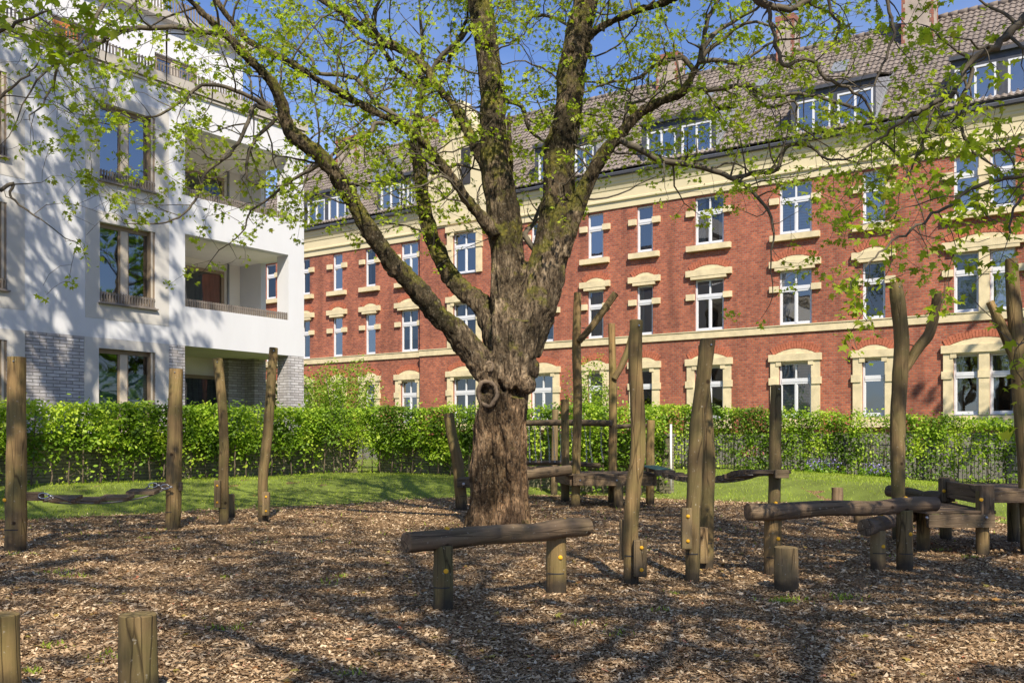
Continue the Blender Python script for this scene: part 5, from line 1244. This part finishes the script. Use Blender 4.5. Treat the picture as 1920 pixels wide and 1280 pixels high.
for c, a_, bb, dp in ((hc, .155, .2, .06), (kc, .05, .07, .04)):
    pts = [c-fdir*dp*1.6+fu*math.cos(t)*a_+fv*math.sin(t)*bb for t in np.linspace(0, 2*math.pi, 20)[:-1]]
    b.add([c-fdir*dp*1.2]+pts, [(0, i+1, (i+1) % 19+1) for i in range(19)])
hollowm = simple('shaded_hollow_disc', (.05, .04, .03), .95, .8, 9, .5, 30)  # shallow disc; the shade inside the hole is put into its dark colour
b.build('hollow', hollowm, mt)
callus = simple('weathered_callus_wood', (.15, .11, .075), .9, .55, 5, .8, 22)
def callus_ring(px, py, dy, a_, bb, r):
    b = MB(); c = P(px, py, TY+dy)-mo; pts = []; rr = []
    for t in np.linspace(0, 2*math.pi, 33):
        k = 1+.10*noise.noise(Vector((math.cos(t)*1.5, math.sin(t)*1.5, px)))
        pts.append(c+fu*math.cos(t)*a_*k+fv*math.sin(t)*bb*k-fdir*(.03*math.sin(t*2))); rr.append(r*(1+.45*noise.noise(Vector((math.cos(t)*2, math.sin(t)*2, py)))))
    b.tube(pts, rr, 10, False, wob=.2); b.build('callus_ring', callus, mt, True)
callus_ring(914, 738, -.50, .172, .215, .036); callus_ring(918, 688, -.525, .06, .085, .022)
# minor branches traced from the photograph
minor = [
 [(1311, 117, 12, -.9), (1318, 80, 10, -.9), (1325, 40, 9, -1), (1345, 5, 8, -1), (1370, -30, 6, -1)],
 [(1300, 130, 11, -.8), (1280, 108, 10, -.8), (1255, 112, 9, -.7), (1225, 125, 8, -.7), (1190, 148, 7, -.6), (1140, 155, 5, -.5), (1100, 172, 4, -.4)],
 [(1311, 117, 10, -.9), (1340, 112, 9, -1), (1380, 118, 7, -1.1), (1410, 105, 6, -1.2), (1440, 82, 5, -1.3)],
 [(1295, 165, 12, -.8), (1340, 168, 10, -1), (1400, 160, 9, -1.2), (1440, 182, 8, -1.4), (1500, 176, 7, -1.6), (1560, 190, 7, -1.8), (1620, 212, 6, -2), (1650, 245, 5, -2.1), (1690, 300, 4, -2.3), (1710, 350, 3, -2.4)],
 [(1160, 262, 14, -.5), (1200, 280, 13, -.6), (1240, 300, 12, -.7), (1290, 308, 12, -.9), (1340, 320, 11, -1), (1375, 335, 10, -1.1), (1405, 352, 8, -1.2), (1440, 395, 6, -1.4), (1450, 440, 4, -1.5), (1445, 480, 3, -1.5)],
 [(1375, 332, 9, -1.1), (1420, 325, 8, -1.2), (1455, 318, 8, -1.3), (1475, 275, 7, -1.4), (1520, 275, 6, -1.6), (1545, 295, 5, -1.7), (1580, 300, 4, -1.8)],
 [(1400, 160, 7, -1.2), (1440, 200, 6, -1.3), (1490, 190, 5, -1.4), (1495, 230, 4, -1.5), (1530, 260, 3, -1.5)],
 [(430, 68, 10, -2), (390, 62, 10, -2.2), (340, 53, 10, -2.3), (280, 53, 10, -2.4), (215, 60, 9, -2.5), (180, 85, 8, -2.6), (130, 100, 7, -2.6), (106, 125, 6, -2.7), (102, 155, 5, -2.7), (85, 185, 4, -2.8)],
 [(515, 212, 12, -1.6), (480, 188, 9, -1.8), (430, 165, 8, -2), (380, 160, 7, -2.1), (340, 190, 6, -2.2), (300, 215, 5, -2.3), (270, 220, 3, -2.3)],
 [(500, 205, 9, -1.7), (475, 200, 8, -1.8), (462, 240, 8, -1.9), (430, 290, 7, -2), (385, 325, 6, -2.1), (372, 365, 5, -2.2), (345, 400, 4, -2.3), (298, 420, 3, -2.4)],
 [(519, 222, 8, -1.6), (480, 260, 7, -1.6), (465, 290, 6, -1.6), (463, 330, 5, -1.6), (478, 345, 4, -1.6), (520, 350, 3, -1.5)],
 [(600, 308, 9, -1.4), (570, 325, 7, -1.3), (530, 350, 6, -1.2), (500, 375, 5, -1.2), (470, 395, 4, -1.2), (460, 430, 3, -1.2)],
 [(764, 235, 10, -.7), (735, 212, 10, -.6), (706, 195, 10, -.5), (690, 170, 9, -.4), (665, 147, 9, -.3), (635, 140, 8, -.2), (592, 137, 7, -.1), (585, 112, 6, 0), (560, 98, 5, 0)],
 [(722, 232, 8, -.8), (700, 232, 8, -.9), (697, 247, 8, -1), (660, 262, 8, -1), (630, 285, 7, -1.1), (600, 305, 5, -1.2), (560, 300, 4, -1.3)],
 [(765, 345, 8, .9), (740, 310, 7, .8), (712, 280, 7, .7), (688, 266, 6, .6), (660, 270, 5, .5), (625, 300, 4, .4)],
 [(808, 325, 8, .9), (830, 318, 8, .8), (860, 308, 6, .7), (885, 315, 4, .6)],
 [(672, 47, 7, 1.5), (690, 30, 6, 1.5), (672, 12, 5, 1.5), (665, -20, 4, 1.5)],
 [(712, 72, 8, 1.3), (695, 45, 7, 1.2), (680, 20, 7, 1.2), (665, -10, 6, 1.1)],
 [(707, 88, 8, 1.2), (690, 120, 7, 1.1), (672, 145, 5, 1)],
 [(1005, 470, 12, .3), (985, 440, 11, .5), (1000, 420, 8, .8), (1015, 380, 6, 1)],
 [(950, 190, 10, .3), (978, 200, 9, .5), (990, 235, 7, .6), (1010, 260, 6, .8), (1040, 270, 4, 1)],
 [(1165, 250, 8, -.5), (1180, 200, 6, -.3), (1210, 185, 5, -.2), (1215, 155, 4, -.1)],
 [(200, 0, 8, -4), (170, 50, 7, -4.2), (150, 80, 5, -4.3), (70, 150, 4, -4.5)],
 [(0, 357, 8, -3.8), (25, 345, 7, -3.7), (18, 365, 5, -3.7), (45, 390, 4, -3.7), (75, 410, 3, -3.7)],
 [(880, 385, 7, -.4), (855, 355, 6, -.9), (830, 330, 5, -1.2), (790, 350, 3, -1.4)],
 [(985, 50, 6, 1), (1000, 30, 7, 1), (1035, 32, 6, .8), (1058, 45, 5, .5)],
]
out = []; tips = []
def spawn(pts, rr, every, ln, lvl, kids=1.0, wfac=.45, z_min=0):
    acc = 0; nxt = R.uniform(.2, every)
    for i in range(len(pts)-1):
        seg = (pts[i+1]-pts[i]); L_ = seg.length; acc += L_
        while acc > nxt:
            p = pts[i+1]-seg*min(1, (acc-nxt)/max(L_, 1e-6)); nxt += every*R.uniform(.6, 1.4)
            if p.z < z_min: continue
            d = seg.normalized(); s = Vector((R.gauss(0, 1), R.gauss(0, .8), R.gauss(.15, .9))); s = (s-d*s.dot(d)).normalized()
            grow(p, (s+d*R.uniform(.1, .8)).normalized(), ln*R.uniform(.5, 1.3), min(.02, max(.006, rr[i]*wfac)), lvl, out, tips, kids=kids)
for l in minor:
    p, r = LP(l); p, r = rings_pts(p, r, 4); p = [q+Vector((R.gauss(0, .007), 0, R.gauss(0, .007))) for q in p]
    out.append((p, [max(.006, x) for x in r])); spawn(p, r, .26, 1.25, 2)
    d = (p[-1]-p[-3]).normalized(); grow(p[-1], d, 1.4, max(.006, r[-1]), 2, out, tips)
for k, l in limbs.items():
    if k in ('trunk', 'K'): continue
    p, r = LP(l); p, r = rings_pts(p, r, 3)
    zmin = {'A': 6.4, 'B': 5.8, 'D': 5.2, 'E': 5.2, 'C': 5.4, 'G': 5.0, 'F': 6.2}.get(k, 5)
    if k in ('A', 'B'):
        spawn(p, r, .34, 2.3, 2, z_min=zmin); spawn(p, r, 1.1, 3.4, 3, kids=.8, z_min=8.5)
    else: spawn(p, r, .36, 1.8, 2, z_min=zmin)
    d = (p[-1]-p[-4]).normalized(); 
    for _ in range(2): grow(p[-1], d, 2.4, max(.01, r[-1]*.8), 3, out, tips, kids=.8)
twig_mesh('branches', out, mt, mo)
c, s, t = clusters(tips, 7, .073, .065, mo, .88)
leaves('crown', c, s, M['leaf'], mt, MAPLE3, .5, .4, tint=t)
print('MAIN TREE twigs', len(out), 'leaves', len(c), 'trunk verts', nv)

# trees standing beside and behind the viewer (crowns overhead, some branches hang into the view)
def bigtree(label, x, y, h, spread, zc, nl, leafsize, mat='leafgreen', seed=1, traced=(), per=5, lvl=3, keepf=1.0, limb_len=None, lean=(0, 0), clump=0, thin=0, visf=1):
    R.seed(seed); root = empty('maple_tree', (x, y, g(x, y))); off = root.location.copy(); tag(root, label, 'tree', 'maples whose crowns hang over the playground')
    out2 = []; tips2 = []; b = MB()
    tp = [Vector((x+lean[0]*t+R.gauss(0, .1), y+lean[1]*t+R.gauss(0, .1), h*t)) for t in (0, .12, .25, .4, .55, .7, .85, 1)]; tp[0].z = -.2
    tr_ = [.42, .34, .30, .27, .22, .16, .10, .04]; p, r = rings_pts(tp, tr_, 4); b.tube([q-off for q in p], r, 12, True, wob=.15)
    for i in range(nl):
        t = zc+(1-zc)*(i+.5)/nl; k = min(len(p)-2, int(t*(len(p)-1))); q = p[k]; a = i*2.4+R.uniform(-.4, .4); el = R.uniform(.1, .7)+.5*t
        d = Vector((math.cos(a)*math.cos(el), math.sin(a)*math.cos(el), math.sin(el))); ln = spread*R.uniform(.75, 1.15)*(1.15-.6*t)
        pts = [q.copy()]; c_ = q.copy(); n = max(4, int(ln/.5)); r0 = r[k]*.5; rr = [r0]
        for j in range(n):
            d = (d+Vector((R.gauss(0, .13), R.gauss(0, .13), R.gauss(.0, .10)))).normalized(); c_ = c_+d*.5; pts.append(c_.copy()); rr.append(max(.012, r0*(1-.85*(j+1)/n)))
        b.tube([u-off for u in pts], rr, 7, False)
        for j in range(2, n+1):
            if R.random() < .9:
                s = Vector((R.gauss(0, 1), R.gauss(0, 1), R.gauss(0, .8))); s = (s-d*s.dot(d)).normalized()
                grow(pts[j], (s+d*.6).normalized(), R.uniform(.9, 2.2), rr[j]*.6, lvl-1, out2, tips2, step=.3, kids=.85)
    b.build('trunk', M['bark'], root, True)
    for l, Yd in traced:
        q = [P(a, b_, Yd+dy) for a, b_, w_, dy in l]; rr = [w_/2/F*Yd for a, b_, w_, dy in l]; q, rr = rings_pts(q, rr, 4)
        q = [u+Vector((R.gauss(0, .012), 0, R.gauss(0, .012))) for u in q]
        out2.append((q, [max(.005, u) for u in rr]))
        if l[0][0] < 0 or l[0][0] > 1900 or l[0][1] < -30:
            kk = min(range(len(p)), key=lambda w_: abs(p[w_].z-max(3.5, q[0].z-.8))); m_ = (p[kk]+q[0])/2+Vector((0, 0, .25))
            c_, cr = rings_pts([p[kk], m_, q[0]], [max(.05, rr[0]*1.6), rr[0]*1.3, rr[0]], 5); out2.append((c_, cr))
        acc = 0; nx = .15
        for i in range(len(q)-1):
            acc += (q[i+1]-q[i]).length
            if acc > nx:
                nx = acc+R.uniform(.08, .22); d = (q[i+1]-q[i]).normalized(); s = Vector((R.gauss(0, 1), R.gauss(0, .7), R.gauss(-.1, 1))); s = (s-d*s.dot(d)).normalized()
                grow(q[i], (s+d*.6).normalized(), R.uniform(.3, .95), max(.004, rr[i]*.5), 1, out2, tips2, step=.10, up=.0)
        grow(q[-1], (q[-1]-q[-3]).normalized(), .6, .005, 1, out2, tips2, step=.1)
    twig_mesh('branches', out2, root, off)
    c, s, t = clusters(tips2, per, leafsize, .09, off, keepf, clump, thin, visf); leaves('crown', c, s, M[mat], root, MAPLE3, .5, .5, tint=t)
    print('TREE', label[:30], len(out2), len(c)); return root
trR = [
 ([(2010, -60, 20, 0), (1960, 0, 18, 0), (1920, 32, 17, 0), (1892, 66, 15, 0), (1859, 92, 14, 0), (1820, 112, 13, 0), (1797, 155, 11, 0), (1771, 184, 10, 0), (1728, 205, 9, 0), (1689, 230, 7, 0), (1650, 260, 5, .1), (1615, 285, 4, .1)], 8.8),
 ([(1820, 112, 9, 0), (1820, 150, 8, 0), (1800, 200, 7, 0), (1805, 250, 6, 0), (1825, 285, 5, 0), (1850, 300, 4, 0), (1880, 330, 3, 0)], 8.8),
 ([(1771, 184, 7, 0), (1740, 230, 6, 0), (1728, 280, 5, .1), (1700, 330, 4, .2)], 8.8),
 ([(2000, 300, 12, 0), (1920, 328, 9, 0), (1859, 344, 8, 0), (1810, 364, 7, 0), (1761, 397, 6, 0), (1710, 430, 5, 0), (1660, 465, 4, 0), (1620, 500, 3, 0)], 8.4),
 ([(1990, 290, 8, 0), (1935, 350, 7, 0), (1905, 385, 5, 0), (1895, 440, 4, 0)], 8.2),
 ([(1990, 560, 6, 0), (1940, 610, 4, 0), (1915, 645, 3, 0)], 6.0),
]
bigtree('near maple whose branches hang into the upper right of the picture', 9.5, 6.5, 14, 3.8, .55, 8, .09, mat='leaf', seed=21, traced=trR, per=4, thin=.75, visf=.85)
trC = [
 ([(1380, -60, 18, 0), (1415, -5, 15, 0), (1450, 12, 13, 0), (1490, 15, 12, 0), (1518, -2, 12, 0), (1560, -40, 12, 0)], 12.5),
 ([(1430, 5, 10, 0), (1442, 20, 9, 0), (1450, 60, 8, 0), (1460, 100, 8, 0), (1472, 123, 8, 0), (1500, 112, 7, 0), (1525, 118, 7, 0), (1550, 148, 7, 0), (1590, 165, 6, 0), (1630, 200, 5, 0), (1640, 240, 5, 0), (1680, 290, 4, 0), (1730, 300, 4, 0)], 12.5),
 ([(1650, -40, 8, 0), (1665, 10, 7, 0), (1675, 60, 6, 0), (1660, 110, 5, 0), (1640, 160, 4, 0)], 12),
 ([(1560, -40, 7, 0), (1555, 10, 6, 0), (1575, 50, 5, 0), (1560, 90, 4, 0)], 12.5),
]
bigtree('maple behind the viewer on the right with branches along the top edge', 7.4, 1.0, 20, 6.8, .34, 48, .13, mat='leaf', seed=5, traced=trC, per=7, clump=.9, thin=.9, visf=.58)
trL = [
 ([(-60, 90, 9, 0), (0, 60, 7, 0), (40, 40, 6, 0), (90, 20, 4, 0)], 11),
 ([(-60, 200, 8, 0), (0, 185, 6, 0), (40, 150, 4, 0), (75, 120, 3, 0)], 11),
]
bigtree('tall maple left of the picture that shades the white building', -10.4, 16.0, 22, 4.8, .48, 40, .13, seed=9, traced=trL, per=9, lean=(1.6, .2), mat='leaf', thin=.28)
bigtree('maple close behind the viewer on the left', -5.6, .6, 20, 6.8, .34, 46, .14, seed=13, per=8, clump=.9, thin=.2)
bigtree('maple further behind the viewer', 2.6, -5.2, 21, 7.0, .36, 44, .125, seed=17, per=8, clump=.9)
bigtree('broad leafy maple beyond the right edge, mirrored in the white building windows', 22.5, 25.5, 15, 5.0, .25, 30, .20, seed=31, per=9)
